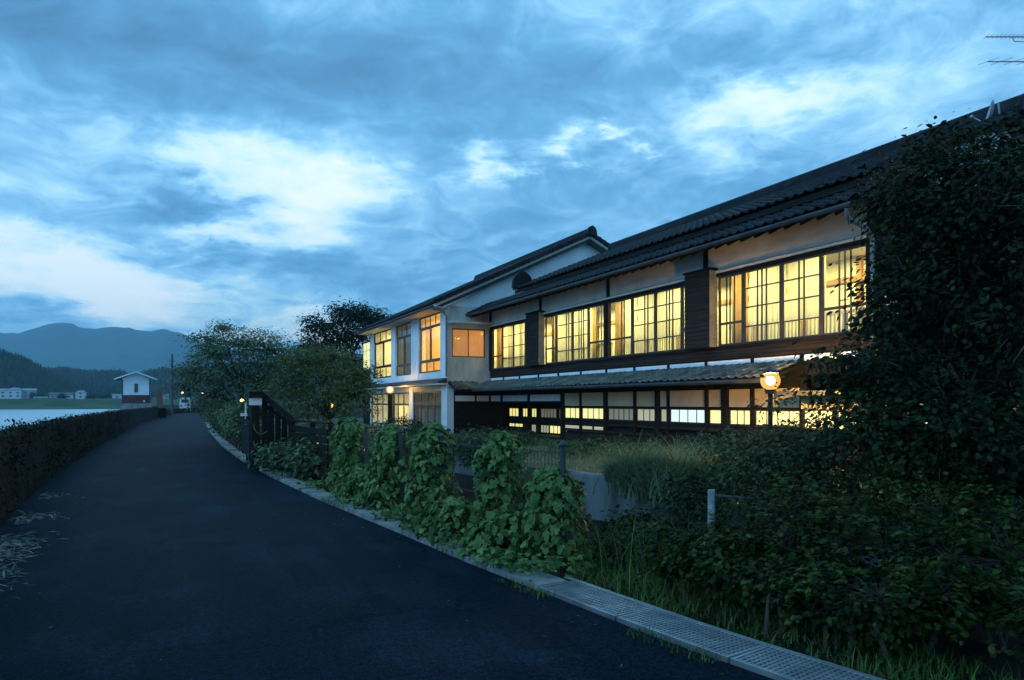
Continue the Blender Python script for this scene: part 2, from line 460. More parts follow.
def leaf_mesh(name, pos, normal, tip, size, shape, mat, parent=None, kind=None):
    tv, tf = shape
    s, t, n = frames(normal, tip)
    V = (tv[None, :, 0, None] * s[:, None, :] + tv[None, :, 1, None] * t[:, None, :] + tv[None, :, 2, None] * n[:, None, :]) * size[:, None, None] + pos[:, None, :]
    K = len(tv); n_l = len(pos)
    F = (np.array(tf)[None] + (np.arange(n_l) * K)[:, None, None]).reshape(-1)
    nf = n_l * len(tf)
    me = bpy.data.meshes.new(name)
    me.vertices.add(n_l * K); me.vertices.foreach_set('co', V.reshape(-1).astype(np.float32))
    me.loops.add(nf * 3); me.loops.foreach_set('vertex_index', F.astype(np.int32))
    me.polygons.add(nf); me.polygons.foreach_set('loop_start', (np.arange(nf) * 3).astype(np.int32))
    me.update(calc_edges=True)
    o = link(name, me, mat, parent)
    if kind: o['kind'] = kind
    return o
def clump_points(blobs, clumps_per, leaves_per, r_clump, flat=.6, shell=.55):
    """leaf positions in clumps spread through ellipsoid blobs; returns positions, outward directions, clump centres"""
    P = []; O = []; Cc = []
    for (c, r, w) in blobs:
        c = np.array(c, float); r = np.array(r, float)
        nc = max(3, int(clumps_per * w))
        d = rng.normal(size=(nc, 3)); d /= np.linalg.norm(d, axis=1, keepdims=True)
        rad = shell + (1.06 - shell) * rng.random(nc) ** .7
        cc = c + d * rad[:, None] * r
        Cc += [(c, q) for q in cc]
        for q in cc:
            m = int(leaves_per * (.5 + rng.random()))
            g = rng.normal(size=(m, 3)) * r_clump * (.7 + .6 * rng.random()) * np.array([1, 1, flat])
            P.append(q + g); O.append((q - c) / r + g / r_clump * .35)
    return np.concatenate(P), np.concatenate(O), Cc
def blob_tree(name, label, cat, base, blobs, mat, trunk_r, fork_z, clumps_per=60, leaves_per=26, r_clump=.22, leaf=.09, shape=LEAF_SLIM,
              flat=.6, droop=.5, limb_frac=.35, group=None, barkmat=None, shell=.5, lean=(0, 0), stems=1, up=.9):
    root = thing(name, label, cat, base, group)
    P, O, Cc = clump_points(blobs, clumps_per, leaves_per, r_clump, flat, shell)
    keep = P[:, 2] > base[2] + .03
    P, O = P[keep], O[keep]
    n = len(P)
    nor = O * .6 + rng.normal(size=(n, 3)) * .55 + np.array([0, 0, up])
    tip = O + rng.normal(size=(n, 3)) * .8 + np.array([0, 0, -droop])
    leaf_mesh('crown', P, nor, tip, leaf * (.6 + .8 * rng.random(n)), shape, mat, root)
    t = MB()
    b = Vector(base)
    for sidx in range(stems):
        off = Vector((0, 0, 0)) if stems == 1 else Vector((random.uniform(-.2, .2), random.uniform(-.2, .2), 0))
        fk = Vector((base[0] + lean[0] + off.x * 1.5, base[1] + lean[1] + off.y * 1.5, fork_z))
        mid = (b + off + fk) / 2 + Vector((random.uniform(-.08, .08), random.uniform(-.08, .08), 0))
        t.tube([b + off - Vector((0, 0, .05)), mid, fk], [trunk_r, trunk_r * .8, trunk_r * .62], 8)
        for i, (c, r, w) in enumerate(blobs):
            if i % stems != sidx: continue
            c = Vector(c)
            m = (fk + c) / 2 + Vector((random.uniform(-.1, .1), random.uniform(-.1, .1), .12 * (c - fk).length))
            t.tube([fk, m, c], [trunk_r * .5, trunk_r * .33, trunk_r * .2], 6)
    for (c, q) in Cc:
        if random.random() < limb_frac:
            c = Vector(c); q = Vector(q)
            m = (c + q) / 2 + Vector((random.uniform(-.06, .06), random.uniform(-.06, .06), .05))
            t.tube([c, m, q], [trunk_r * .17, trunk_r * .1, trunk_r * .05], 4, cap=False)
    t.build('trunk', barkmat or M_bark, root, True)
    return root
def blades(name, pos, height, width, lean, mat, parent=None, segs=3, kind='stuff'):
    """grass blades: bent tapered strips"""
    n = len(pos)
    a = rng.random(n) * 2 * math.pi
    side = np.stack([np.cos(a), np.sin(a), np.zeros(n)], 1)
    fw = np.stack([-np.sin(a), np.cos(a), np.zeros(n)], 1)
    vs = []
    for k in range(segs + 1):
        u = k / segs
        c = pos + fw * (lean * height * u * u)[:, None] + np.array([0, 0, 1]) * (height * (u - .35 * np.minimum(lean, 1.2) * u * u))[:, None]
        w = width * (1 - u * .92)
        vs += [c - side * w[:, None], c + side * w[:, None]]
    V = np.stack(vs, 1)
    K = 2 * (segs + 1)
    f = []
    for k in range(segs):
        f += [(2 * k, 2 * k + 1, 2 * k + 3), (2 * k, 2 * k + 3, 2 * k + 2)]
    F = (np.array(f)[None] + (np.arange(n) * K)[:, None, None]).reshape(-1)
    nf = n * len(f)
    me = bpy.data.meshes.new(name)
    me.vertices.add(n * K); me.vertices.foreach_set('co', V.reshape(-1).astype(np.float32))
    me.loops.add(nf * 3); me.loops.foreach_set('vertex_index', F.astype(np.int32))
    me.polygons.add(nf); me.polygons.foreach_set('loop_start', (np.arange(nf) * 3).astype(np.int32))
    me.update(calc_edges=True)
    o = link(name, me, mat, parent)
    if kind: o['kind'] = kind
    return o
def tile_field(origin, along, up, ncol, nrow, tw, th, clip=None, bulge=.035, step=.035):
    """S-profile pantiles laid in courses; along and up are unit vectors"""
    o = Vector(origin); a = Vector(along); u = Vector(up); n = a.cross(u)
    if n.z < 0: n = -n
    prof = [(0, .25), (.12, .75), (.25, 1), (.38, .75), (.5, .25), (.72, -.05), (1.0, .2)]
    mb = MB()
    for r in range(nrow):
        for c in range(ncol):
            jx = random.uniform(-.006, .006); jz = random.uniform(-.006, .006)
            if clip and not clip(o + a * ((c + .5) * tw) + u * ((r + .5) * th)):
                continue
            vs = []
            for (lo, lift, dz) in ((0.0, step, 0), (1.12, 0, 0), (0.0, step - .03, 1)):
                for (s, h) in prof:
                    vs.append(o + a * ((c + s) * tw + jx) + u * ((r + lo) * th - (0.01 if dz else 0)) + n * (bulge * h + lift + jz))
            k = len(prof); fs = []
            for i in range(k - 1):
                fs.append((i, i + 1, k + i + 1, k + i))
                fs.append((2 * k + i, 2 * k + i + 1, i + 1, i))
            mb.add(vs, fs)
    return mb

# ================================================================== SETTING
def interp(pts, y):
    if y <= pts[0][1]: return pts[0][0]
    for (x0, y0), (x1, y1) in zip(pts, pts[1:]):
        if y <= y1:
            k = (y - y0) / (y1 - y0)
            return x0 + (x1 - x0) * k
    return pts[-1][0]
ROAD_L = [(-1.75, -6), (-1.85, 5), (-2.05, 11), (-2.33, 18), (-2.45, 30), (-2.15, 59), (-1.2, 86), (-.1, 108), (2.2, 121), (6.5, 128), (16, 134), (60, 150), (90, 240)]
GROUND_L = ROAD_L[:7] + [(-3, 97), (-6, 130), (-9, 220)]
ROAD_R = [(4.6, -6), (3.52, 1), (3.13, 2.97), (2.98, 3.75), (2.82, 5.1), (2.66, 6.4), (2.5, 8.3), (2.17, 11.7), (1.9, 15.8), (1.7, 20.8), (1.63, 28.5), (1.85, 44), (2.9, 79), (5.0, 104), (8, 116), (18, 124), (60, 140), (100, 230)]
ys = [-6 + .5 * i for i in range(60)] + [24 + 2 * i for i in range(63)]
def strip(left, right, z, ysv):
    mb = MB(); vs = []; fs = []
    for i, y in enumerate(ysv):
        vs += [(left(y), y, z(y)), (right(y), y, z(y))]
        if i:
            fs.append((2 * i - 2, 2 * i - 1, 2 * i + 1, 2 * i))
    return mb.add(vs, fs)
# ground: one sheet from the river wall out to the horizon
g = MB()
gy = [-400, -60] + ys + [260, 400, 700, 1500, 4500]
vs = []; fs = []
for i, y in enumerate(gy):
    xl = interp(GROUND_L, y) - .35
    xr = interp(ROAD_R, y)
    zh = -.05 - .40 * max(0, min(1, (y - 3.6) / 1.8)) * max(0, min(1, (14 - y) / 2.5))     # the hollow behind the fence
    row = [(xl, -.05), (xr + .55, -.05), (xr + 1.2, zh), (xr + 7, zh), (xr + 60, -.05), (420, -.05), (4500, -.05)]
    vs += [(x, y, z) for x, z in row]
    if i:
        b = 7 * i
        fs += [(b - 7 + k, b - 6 + k, b + 1 + k, b + k) for k in range(6)]
structure(g.add(vs, fs).build('ground', M_soil))
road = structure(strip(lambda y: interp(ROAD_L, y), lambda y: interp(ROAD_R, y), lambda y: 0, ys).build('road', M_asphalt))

# raised garden behind its retaining wall
RW = [(6.55, 11.6), (6.6, 10.6), (7.1, 9.1), (7.5, 7.7), (7.95, 6.0), (8.4, 3.5), (8.8, 0)]
gm = MB()
poly = [(6.75, 11.6), (6.8, 10.6), (7.25, 9.1), (7.65, 7.7), (8.1, 6.0), (8.55, 3.5), (8.95, 0), (30, 0), (30, 60), (4.5, 60), (4.5, 36), (5.2, 22), (6.4, 14)]
N_ = len(poly)
gm.add([(x, y, .28) for x, y in poly] + [(x, y, -.6) for x, y in poly],
       [tuple(range(N_))] + [(i, (i + 1) % N_, (i + 1) % N_ + N_, i + N_) for i in range(N_)])
structure(gm.build('garden_ground', M_lawn))

# river
def water_material():
    m = bpy.data.materials.new('river_water'); m.use_nodes = True
    N = m.node_tree.nodes; L = m.node_tree.links
    b = N['Principled BSDF']
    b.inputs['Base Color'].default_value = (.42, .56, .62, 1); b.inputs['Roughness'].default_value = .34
    b.inputs['IOR'].default_value = 1.4
    tc = N.new('ShaderNodeTexCoord'); mp = N.new('ShaderNodeMapping'); mp.inputs['Scale'].default_value = (.6, .12, 1)
    L.new(tc.outputs['Object'], mp.inputs[0])
    nz = N.new('ShaderNodeTexNoise'); nz.inputs['Scale'].default_value = .5; nz.inputs['Detail'].default_value = 5
    L.new(mp.outputs[0], nz.inputs[0])
    bp = N.new('ShaderNodeBump'); bp.inputs['Strength'].default_value = .12; bp.inputs['Distance'].default_value = .3
    L.new(nz.outputs[0], bp.inputs['Height']); L.new(bp.outputs[0], b.inputs['Normal'])
    return m
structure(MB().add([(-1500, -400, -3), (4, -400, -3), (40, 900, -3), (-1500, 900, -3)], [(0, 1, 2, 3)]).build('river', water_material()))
M_bank = material('bank_grass', (.018, .050, .014), (.065, .095, .032), rough=.95, scale=.05, detail=8)
M_gravel = material('bank_gravel', (.07, .085, .08), (.14, .15, .13), rough=.95, scale=.1, detail=8)
# near embankment face under the parapet
em = MB(); vs = []; fs = []
for i, y in enumerate(gy[1:-3]):
    x = interp(GROUND_L, y) - .36
    vs += [(x, y, -.05), (x - .9, y, -3.4)]
    if i: fs.append((2 * i - 2, 2 * i - 1, 2 * i + 1, 2 * i))
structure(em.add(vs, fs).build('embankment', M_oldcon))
# far bank
fb = MB()
prof = [(0, -3.4), (3, -2.6), (14, -1.6), (20, -.6), (34, 3.6), (44, 4.4), (200, 5), (900, 6)]
xs_ = np.linspace(-1400, 420, 92)
vs = []; fs = []; K = len(prof)
for i, x in enumerate(xs_):
    y0 = 566 + .02 * x + 8 * math.sin(x * .02)
    for (dy, z) in prof:
        vs.append((x, y0 + dy, z + (.5 * math.sin(x * .13 + dy) if z > -2 else 0)))
    if i:
        fs += [((i - 1) * K + k, i * K + k, i * K + k + 1, (i - 1) * K + k + 1) for k in range(K - 1)]
structure(fb.add(vs, fs).build('far_bank', M_bank))
structure(MB().add([(-1500, 562, -2.75), (420, 562, -2.75), (420, 584, -2.0), (-1500, 584, -2.0)], [(0, 1, 2, 3)]).build('gravel_shore', M_gravel))

# hills and mountains (ridge heights read as degrees above the horizon along azimuth)
def ridge(name, dist, prof, mat, depth, rough_amp, seed, base=-2, nseg=160, kind='structure'):
    """terrain ridge: prof = [(azimuth deg, height m)], front slope towards the viewer side"""
    rs = np.random.default_rng(seed)
    a0, a1 = prof[0][0], prof[-1][0]
    az = np.linspace(a0, a1, nseg)
    hh = np.interp(az, [p[0] for p in prof], [p[1] for p in prof])
    rows = 9
    vs = []; fs = []
    ph = rs.random(12) * 6.28
    for i in range(nseg):
        for j in range(rows):
            u = j / (rows - 1)
            rr = dist - depth * (1 - u)
            wob = sum(math.sin(az[i] * (1.7 + k * 1.9) + ph[k] + u * 3 * (k % 3)) / (1 + k) for k in range(6)) * rough_amp
            h = base + (hh[i] - base) * (u ** .75) + wob * (u * (1 - .3 * u)) * .6
            a = R(az[i])
            vs.append((rr * math.sin(a), rr * math.cos(a), h))
        a = R(az[i]); rr = dist + depth
        vs.append((rr * math.sin(a), rr * math.cos(a), base))
    K = rows + 1
    for i in range(1, nseg):
        fs += [((i - 1) * K + k, i * K + k, i * K + k + 1, (i - 1) * K + k + 1) for k in range(K - 1)]
    o = MB().add(vs, fs).build(name, mat, None, True)
    o['kind'] = kind
    return o, az, hh
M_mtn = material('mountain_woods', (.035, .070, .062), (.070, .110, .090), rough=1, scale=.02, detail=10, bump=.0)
M_forest = material('forest_floor', (.012, .026, .016), (.030, .048, .026), rough=1, scale=.05, detail=8)
ridge('mountain', 3600, [(-60, 250.0), (-40, 330.1), (-25, 259.9), (-14, 300.0), (-10.3, 290.0), (-9.5, 288.0), (-8.6, 317.0), (-7.5, 338.0), (-6.65, 348.0), (-5.8, 330.1), (-4.6, 333.0), (-3.6, 340.1), (-2.4, 330.1), (-1.4, 331.9), (-0.5, 341.9), (0.5, 322.0), (1.5, 293.9), (4, 252.0), (9, 215.1), (16, 240.0), (30, 199.9), (50, 259.9)], M_mtn, 1200, 9, 3, nseg=320)
_, _, _ = ridge('wooded_hill', 1000, [(-30, 50), (-12, 42), (-8, 42), (-7, 44), (-5.2, 40), (-3.3, 42), (-2.5, 36), (-1.4, 43), (-.5, 46), (.5, 44), (1.9, 48), (6, 54), (14, 70), (30, 60)], M_forest, 130, 2, 5)
ridge('cedar_hill', 730, [(-40, 90), (-20, 74), (-13, 56), (-10.3, 44), (-9.2, 39), (-8.1, 31), (-6.9, 21), (-5.8, 11), (-4.9, 4), (-4.2, -1)], M_forest, 95, 1.5, 9)
# the woods on the two nearer hills: conifers that read as one mass
def conifers(name, label, dist, depth, prof, n, h0, h1, mat, base=-2, deciduous=.0):
    a0, a1 = prof[0][0], prof[-1][0]
    az = a0 + (a1 - a0) * rng.random(n)
    u = rng.random(n) ** .8
    hh = np.interp(az, [p[0] for p in prof], [p[1] for p in prof])
    rr = dist - depth * (1 - u)
    z = base + (hh - base) * u ** .75
    x = rr * np.sin(np.radians(az)); y = rr * np.cos(np.radians(az))
    H = h0 + (h1 - h0) * rng.random(n); W = H * (.17 + .1 * rng.random(n))
    Vs = []; K = 11
    ang = np.arange(5) * 2 * math.pi / 5
    for lev in ((0.05, 1.0), (.45, .72)):
        for a in ang:
            Vs.append(np.stack([x + W * lev[1] * np.cos(a + H), y + W * lev[1] * np.sin(a + H), z + H * lev[0]], 1))
    Vs.append(np.stack([x, y, z + H], 1))
    V = np.stack(Vs, 1)
    f = []
    for i in range(5):
        j = (i + 1) % 5
        f += [(i, j, 5 + j), (i, 5 + j, 5 + i), (5 + i, 5 + j, 10)]
    F = (np.array(f)[None] + (np.arange(n) * K)[:, None, None]).reshape(-1)
    nf = n * len(f)
    me = bpy.data.meshes.new(name)
    me.vertices.add(n * K); me.vertices.foreach_set('co', V.reshape(-1).astype(np.float32))
    me.loops.add(nf * 3); me.loops.foreach_set('vertex_index', F.astype(np.int32))
    me.polygons.add(nf); me.polygons.foreach_set('loop_start', (np.arange(nf) * 3).astype(np.int32))
    me.update(calc_edges=True)
    o = link(name, me, mat)
    tag(o, label, None, None, 'stuff')
M_cedar = material('cedar_needles', (.012, .030, .018), (.026, .048, .026), rough=.95, scale=.05, island=.5)
conifers('cedar_forest', 'dark cedar forest covering the steep hill beyond the village', 730, 95, [(-16, 60), (-13, 52), (-10.3, 42), (-9.2, 37), (-8.1, 29), (-6.9, 19), (-5.8, 9), (-4.9, 2), (-4.2, -2)], 6500, 4, 7.5, M_cedar)
conifers('mixed_forest', 'bluish woods along the middle hills below the mountain', 1000, 130, [(-12, 37), (-8, 37), (-7, 39), (-5.2, 35), (-3.3, 37), (-2.5, 31), (-1.4, 38), (-.5, 41), (.5, 39), (1.9, 43), (6, 49)], 6000, 5, 9, M_cedar)

# ---------------------------------------------------------------- village on the far bank
M_vwhite = material('house_wall_white', (.55, .57, .60), (.68, .70, .72), rough=.85, scale=.5)
M_vgrey = material('house_wall_grey', (.30, .32, .34), (.42, .43, .45), rough=.85, scale=.5)
M_vroof = material('house_roof', (.05, .06, .075), (.11, .12, .14), rough=.6, scale=.8)
M_vroof2 = material('house_roof_pale', (.20, .23, .27), (.3, .32, .36), rough=.6, scale=.8)
M_vglass = material('house_window_glass', (.03, .05, .08), rough=.15)
def house(label, x, y, z, w, d, h, wall, roof, storeys=2, rot=0.0, rh=2.0, hip=False):
    t = thing('village_house', label, 'house', (x, y, z), 'village houses on the far bank')
    x0, x1, y0, y1 = x - w / 2, x + w / 2, y - d / 2, y + d / 2
    h *= .84; rh *= .8
    bx('wall', wall, t, x0, x1, y0, y1, z - 1, z + h)
    o = .5
    r = MB()
    if hip:
        r.add([(x0 - o, y0 - o, z + h), (x1 + o, y0 - o, z + h), (x1 + o, y1 + o, z + h), (x0 - o, y1 + o, z + h), (x0 + w * .3, y, z + h + rh), (x1 - w * .3, y, z + h + rh)],
              [(0, 1, 5, 4), (1, 2, 5), (2, 3, 4, 5), (3, 0, 4), (3, 2, 1, 0)])
    else:
        r.prism([(y0 - o, z + h + .003), (y1 + o, z + h + .003), (y, z + h + rh)], 'x', x0 - o, x1 + o)
    r.build('roof', roof, t)
    for s in range(storeys):
        zz = z + .8 + s * 2.4
        k = max(1, int(w / 3.6))
        for i in range(k):
            cx = x0 + (i + .5) * w / k
            f = MB().box(cx - .75, cx + .75, y0 - .06, y0 - .003, zz, zz + 1.1).build('window', M_vroof2, t)
            MB().box(cx - .66, cx + .66, y0 - .09, y0 - .065, zz + .08, zz + 1.02).build('pane', M_vglass, f)
    return t
house('white two-storey house at the left end of the far village', -113, 622, 5.0, 10, 8, 6.2, M_vwhite, M_vroof2)
house('tall white house second from the left in the far village', -103, 618, 5.0, 8.5, 8, 7.0, M_vwhite, M_vroof2, hip=True)
house('pale grey house third from the left in the far village', -94.5, 620, 5.0, 8, 8, 6.4, M_vgrey, M_vroof2)
house('low pale shed by the river steps below the village', -86, 608, 3.4, 8, 5, 2.2, M_vwhite, M_vroof2, 1, rh=.8)
house('dark-roofed grey house in the middle of the far village', -78, 622, 4.6, 8.5, 8, 3.6, M_vgrey, M_vroof, 1)
house('small dark-roofed white house between two others in the village', -69.5, 620, 4.6, 5.5, 7, 3.6, M_vwhite, M_vroof, 1)
house('white gabled house at the right of the village cluster', -62, 619, 4.6, 6.5, 8, 5.4, M_vwhite, M_vroof2, hip=True)
house('small white house standing alone on the green bank', -38.5, 625, 4.6, 6.2, 6, 3.2, M_vwhite, M_vroof2, 1, rh=1.2)
house('low grey house behind the white river hut', -22, 622, 4.6, 9, 6, 3.4, M_vgrey, M_vroof, 1, rh=1.4)
house('low dim house in the trees right of the river hut', -8, 640, 4.6, 11, 7, 3.6, M_vgrey, M_vroof, 1, rh=1.4)
M_vtree = leafmat('village_tree_leaf', (.02, .045, .022), (.045, .075, .035), scale=.2)
for (x, y, z, r, h, lab) in ((-90.2, 612, 4.2, 2.6, 4.6, 'dark round tree right of the low riverside shed'), (-73.2, 613, 4.2, 2.2, 4.0, 'dark round tree left of the small white village house'), (-54.5, 615, 4.2, 4.0, 5.0, 'spreading dark tree right of the village cluster'), (-46, 612, 4.2, 3.0, 4.2, 'dark tree left of the lone white house'), (-15, 606, 4, 4.5, 6.0, 'dark tree group showing right of the river hut'), (-31, 622, 4.2, 2.6, 3.6, 'small dark tree right of the lone white house')):
    blob_tree('village_tree', lab, 'tree', (x, y, z), [((x, y, z + h * .6), (r, r, h * .4), 1), ((x + r * .6, y - 1, z + h * .45), (r * .6, r * .6, h * .35), .6), ((x - r * .6, y - 1, z + h * .4), (r * .6, r * .6, h * .35), .6)], M_vtree, .25, z + h * .25, clumps_per=26, leaves_per=14, r_clump=.7, leaf=.9, group='trees among the village houses', limb_frac=.1)
def street_lamp(label, x, y, z0, h, col, strength, r, group='street lamps far off'):
    t = thing('street_lamp', label, 'street lamp', (x, y, z0), group)
    MB().tube([(x, y, z0), (x, y, z0 + h)], .06, 6).build('post', M_pipe, t)
    MB().beam((x, y, z0 + h), (x - .5, y, z0 + h + .12), .06, .06).build('arm', M_pipe, t)
    MB().sphere((x - .5, y - .05, z0 + h - r * .2), r, 8, 6).build('lamp_globe', material('lamp_glow_%d' % int(strength * 10 + col[2] * 100), (.9, .9, .8), emit=(col, strength)), t)
    return t
street_lamp('yellow street lamp beside the green bank left of the hut', -31.5, 610, 3.5, 6.5, (1, .75, .25), 3.5, .9)
street_lamp('pale street lamp nearest the left of the white hut', -25.5, 612, 3.5, 4.5, (.9, 1, .9), 3.0, .8)
street_lamp('orange street lamp between the pole and the white van', 2.2, 144, 0, 3.4, (1, .48, .16), 7, .22)
street_lamp('small orange street lamp right of the white van', 5.6, 142.5, 0, 3.4, (1, .55, .2), 4, .15)
# red boat on the shore
t = thing('rowing_boat', 'small red boat drawn up on the far shore', 'boat', (-25.5, 575, -2))
hull = MB()
secs = [(-2.9, .05, .6), (-1.8, .8, .45), (0, 1.0, .4), (1.8, .9, .42), (2.7, .5, .5)]
vs = []; fs = []
for (sx, w, hh) in secs:
    vs += [(-25.5 + sx, 575 - w, -1.3 + hh), (-25.5 + sx, 575 - w * .5, -2.1), (-25.5 + sx, 575 + w * .5, -2.1), (-25.5 + sx, 575 + w, -1.3 + hh)]
for i in range(4):
    fs += [(4 * i + k, 4 * i + 4 + k, 4 * i + 5 + k, 4 * i + 1 + k) for k in range(3)]
hull.add(vs, fs).build('hull', material('red_paint', (.5, .05, .03), (.6, .07, .04)), t)
for sx in (-1, .8): bx('thwart', M_board, t, -25.6 + sx, -25.3 + sx, 574.15, 575.85, -1.25, -1.18)

# ---------------------------------------------------------------- floodgate hut on the river wall
M_hutwhite = material('hut_white', (.60, .63, .66), (.74, .76, .78), rough=.85, scale=.8)
M_hutred = material('hut_oxblood', (.055, .018, .024), (.09, .028, .034), rough=.6, scale=1)
hx0, hx1, hy0, hy1 = -5.05, -2.3, 90.2, 93.6
t = thing('river_hut', 'small white hut with oxblood base and gable roof on the river wall', 'hut', (-3.67, 91.9, 0))
bx('plinth', M_concrete, t, hx0 - .15, hx1 + .15, hy0 - .15, hy1 + .15, -3.3, 1.5)
bx('lower_wall', M_hutred, t, hx0 - .04, hx1 + .04, hy0 - .04, hy1 + .04, 1.5, 2.45)
MB().prism([(hx0, 2.45), (hx1, 2.45), (hx1, 4.35), (-3.67, 5.0), (hx0, 4.35)], 'y', hy0, hy1).build('upper_wall', M_hutwhite, t)
for s in (hx0 - .06, hx1 - .06): bx('corner_board', M_hutred, t, s, s + .12, hy0 - .03, hy0 + .1, 2.45, 4.2)
rf = MB()
for sgn in (-1, 1):
    xe = -3.67 + sgn * 2.1
    rf.add([(-3.67, hy0 - .6, 5.12), (xe, hy0 - .6, 4.28), (xe, hy1 + .6, 4.28), (-3.67, hy1 + .6, 5.12), (-3.67, hy0 - .6, 5.0), (xe, hy0 - .6, 4.16), (xe, hy1 + .6, 4.16), (-3.67, hy1 + .6, 5.0)],
           [(0, 1, 2, 3), (7, 6, 5, 4), (0, 4, 5, 1), (1, 5, 6, 2), (2, 6, 7, 3)])
rfo = rf.build('roof', M_tile, t)
for sgn in (-1, 1):
    MB().beam((-3.67, hy0 - .66, 5.06), (-3.67 + sgn * 2.15, hy0 - .66, 4.2), .08, .14).build('bargeboard', M_hutwhite, rfo)
w = bx('window', M_sash, t, -3.85, -3.5, hy0 - .05, hy0 - .003, 2.75, 3.75)
bx('pane', M_vglass, w, -3.8, -3.55, hy0 - .08, hy0 - .055, 2.8, 3.7)
bx('wall_lamp', material('pale_lamp', (.7, .7, .7)), t, -2.95, -2.8, hy0 - .2, hy0 - .05, 1.65, 1.85)

# far roadside things
t = thing('marker_pillar', 'rust-brown pillar standing on the river wall beside the hut', 'pillar', (-1.2, 84.2, 0))
M_rust = material('rusty_paint', (.12, .05, .035), (.22, .10, .07), rough=.8, scale=2)
MB().box(-1.5, -.9, 83.9, 84.5, 0, 2.95).build('shaft', M_rust, t)
MB().prism([(-1.55, 2.953), (-.85, 2.953), (-1.0, 3.2), (-1.4, 3.2)], 'y', 83.85, 84.55).build('cap', M_rust, t)
t = thing('utility_pole', 'slender utility pole rising beyond the hut', 'pole', (-.05, 100, 0))
MB().tube([(-.05, 100, 0), (-.02, 100, 4), (0, 100, 7.8)], [.2, .17, .13], 8).build('shaft', material('pole_concrete', (.05, .055, .06), (.09, .095, .1)), t)
MB().beam((-.35, 100, 6.9), (.35, 100, 6.9), .08, .08).build('crossarm', M_pipe, t)
t = thing('parked_van', 'white van parked beyond the road bend', 'van', (2.0, 133, 0))
M_van = material('van_paint', (.70, .72, .74), rough=.3)
MB().prism([(1.2, .35), (2.8, .35), (2.85, 1.3), (2.73, 2.35), (2.55, 2.5), (1.45, 2.5), (1.27, 2.35), (1.15, 1.3)], 'y', 133, 136.6).build('body', M_van, t)
MB().prism([(1.4, 1.6), (2.6, 1.6), (2.52, 2.15), (1.48, 2.15)], 'y', 132.94, 132.99).build('window', M_vglass, t)
for x in (1.28, 2.54): bx('tail_light', material('tail_red', (.4, .02, .02)), t, x, x + .18, 132.93, 132.99, .9, 1.2)
for (x, y) in ((1.28, 133.7), (2.52, 133.7), (1.28, 135.8), (2.52, 135.8)):
    MB().tube([(x - .02, y, .32), (x + .22, y, .32)], .32, 12).build('wheel', material('tyre', (.015, .015, .015)), t)

# ---------------------------------------------------------------- parapet wall along the river
pw = MB(); vs = []; fs = []
ysw = [-6 + 1 * i for i in range(36)] + [30 + 3 * i for i in range(18)] + [83.5]
for i, y in enumerate(ysw):
    x = interp(ROAD_L, y)
    h = 1.16 + .018 * math.sin(y * 1.3) + .012 * math.sin(y * 3.7)
    vs += [(x - .02, y, -.04), (x - .05, y, h - .04), (x - .09, y, h), (x - .31, y, h), (x - .34, y, h - .04), (x - .36, y, -.2)]
    if i: fs += [(6 * i - 6 + k, 6 * i + k, 6 * i + k + 1, 6 * i - 5 + k) for k in range(5)]
fs.append(tuple(6 * (len(ysw) - 1) + k for k in range(6)))
pwt = thing('parapet_wall', 'long low mossy concrete river wall along the left of the road', 'wall', (-2.1, 20, 0))
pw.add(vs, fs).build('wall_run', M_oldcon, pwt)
MB().prism([(-1.65, -.04), (-.55, -.04), (-.6, 1.0), (-1.6, 1.0)], 'y', 83.503, 84.4).build('end_block', M_oldcon, pwt)
pw = MB(); vs = []; fs = []
for i, y in enumerate([84.403 + 2 * k for k in range(25)]):
    x = interp(ROAD_L, y)
    vs += [(x - .02, y, -.04), (x - .05, y, .72), (x - .31, y, .72), (x - .36, y, -.2)]
    if i: fs += [(4 * i - 4 + k, 4 * i + k, 4 * i + k + 1, 4 * i - 3 + k) for k in range(3)]
pw.add(vs, fs).build('low_wall_run', M_oldcon, pwt)
# creeper hanging over the wall face (road side)
n = 9000
yy = 2 + 46 * rng.random(n) ** 1.5
xx = np.array([interp(ROAD_L, y) for y in yy])
dens = np.sin(yy * 1.1) * .5 + np.sin(yy * 2.9 + 1) * .3 + np.sin(yy * .37) * .4
zz = 1.22 * rng.random(n) ** (.85)
keep = rng.random(n) < (.62 + .3 * dens)
yy, xx, zz = yy[keep], xx[keep], zz[keep]; n = len(yy)
P = np.stack([xx - .04 + .05 * rng.random(n), yy, zz], 1)
top = rng.random(n) < .18
P[top, 0] = xx[top] - .3 * rng.random(top.sum()); P[top, 2] = 1.19 + .05 * rng.random(top.sum())
ex = []
for k in range(46):
    yc = 5 + 40 * random.random() ** 1.5; zc = random.choice((1.18, 1.12, .8, .5, .2)); m = random.randint(35, 90)
    ex.append(np.array([interp(ROAD_L, yc) + (-.12 if zc > 1.1 else .02), yc, zc]) + rng.normal(size=(m, 3)) * np.array([.07, .22, .07]))
P = np.concatenate([P] + ex); P[:, 2] = np.maximum(P[:, 2], .01); n = len(P)
nor = np.stack([np.ones(n), np.zeros(n), .5 * np.ones(n)], 1) + rng.normal(size=(n, 3)) * .5
o = leaf_mesh('wall_creeper', P, nor, rng.normal(size=(n, 3)) * .6 + np.array([0, 0, -1]), .035 + .035 * rng.random(n), LEAF_OVAL, M_ivywall, None, 'stuff')
o['label'] = 'dark creeper and moss covering the river wall face'
n = 900
yy = 4 + 40 * rng.random(n) ** 1.4
P = np.stack([np.array([interp(ROAD_L, v) for v in yy]) - .05 - .28 * rng.random(n), yy, np.full(n, 1.14)], 1)
P = P[np.sin(yy * 2.1) + np.sin(yy * .9 + 2) > .1]; n = len(P)
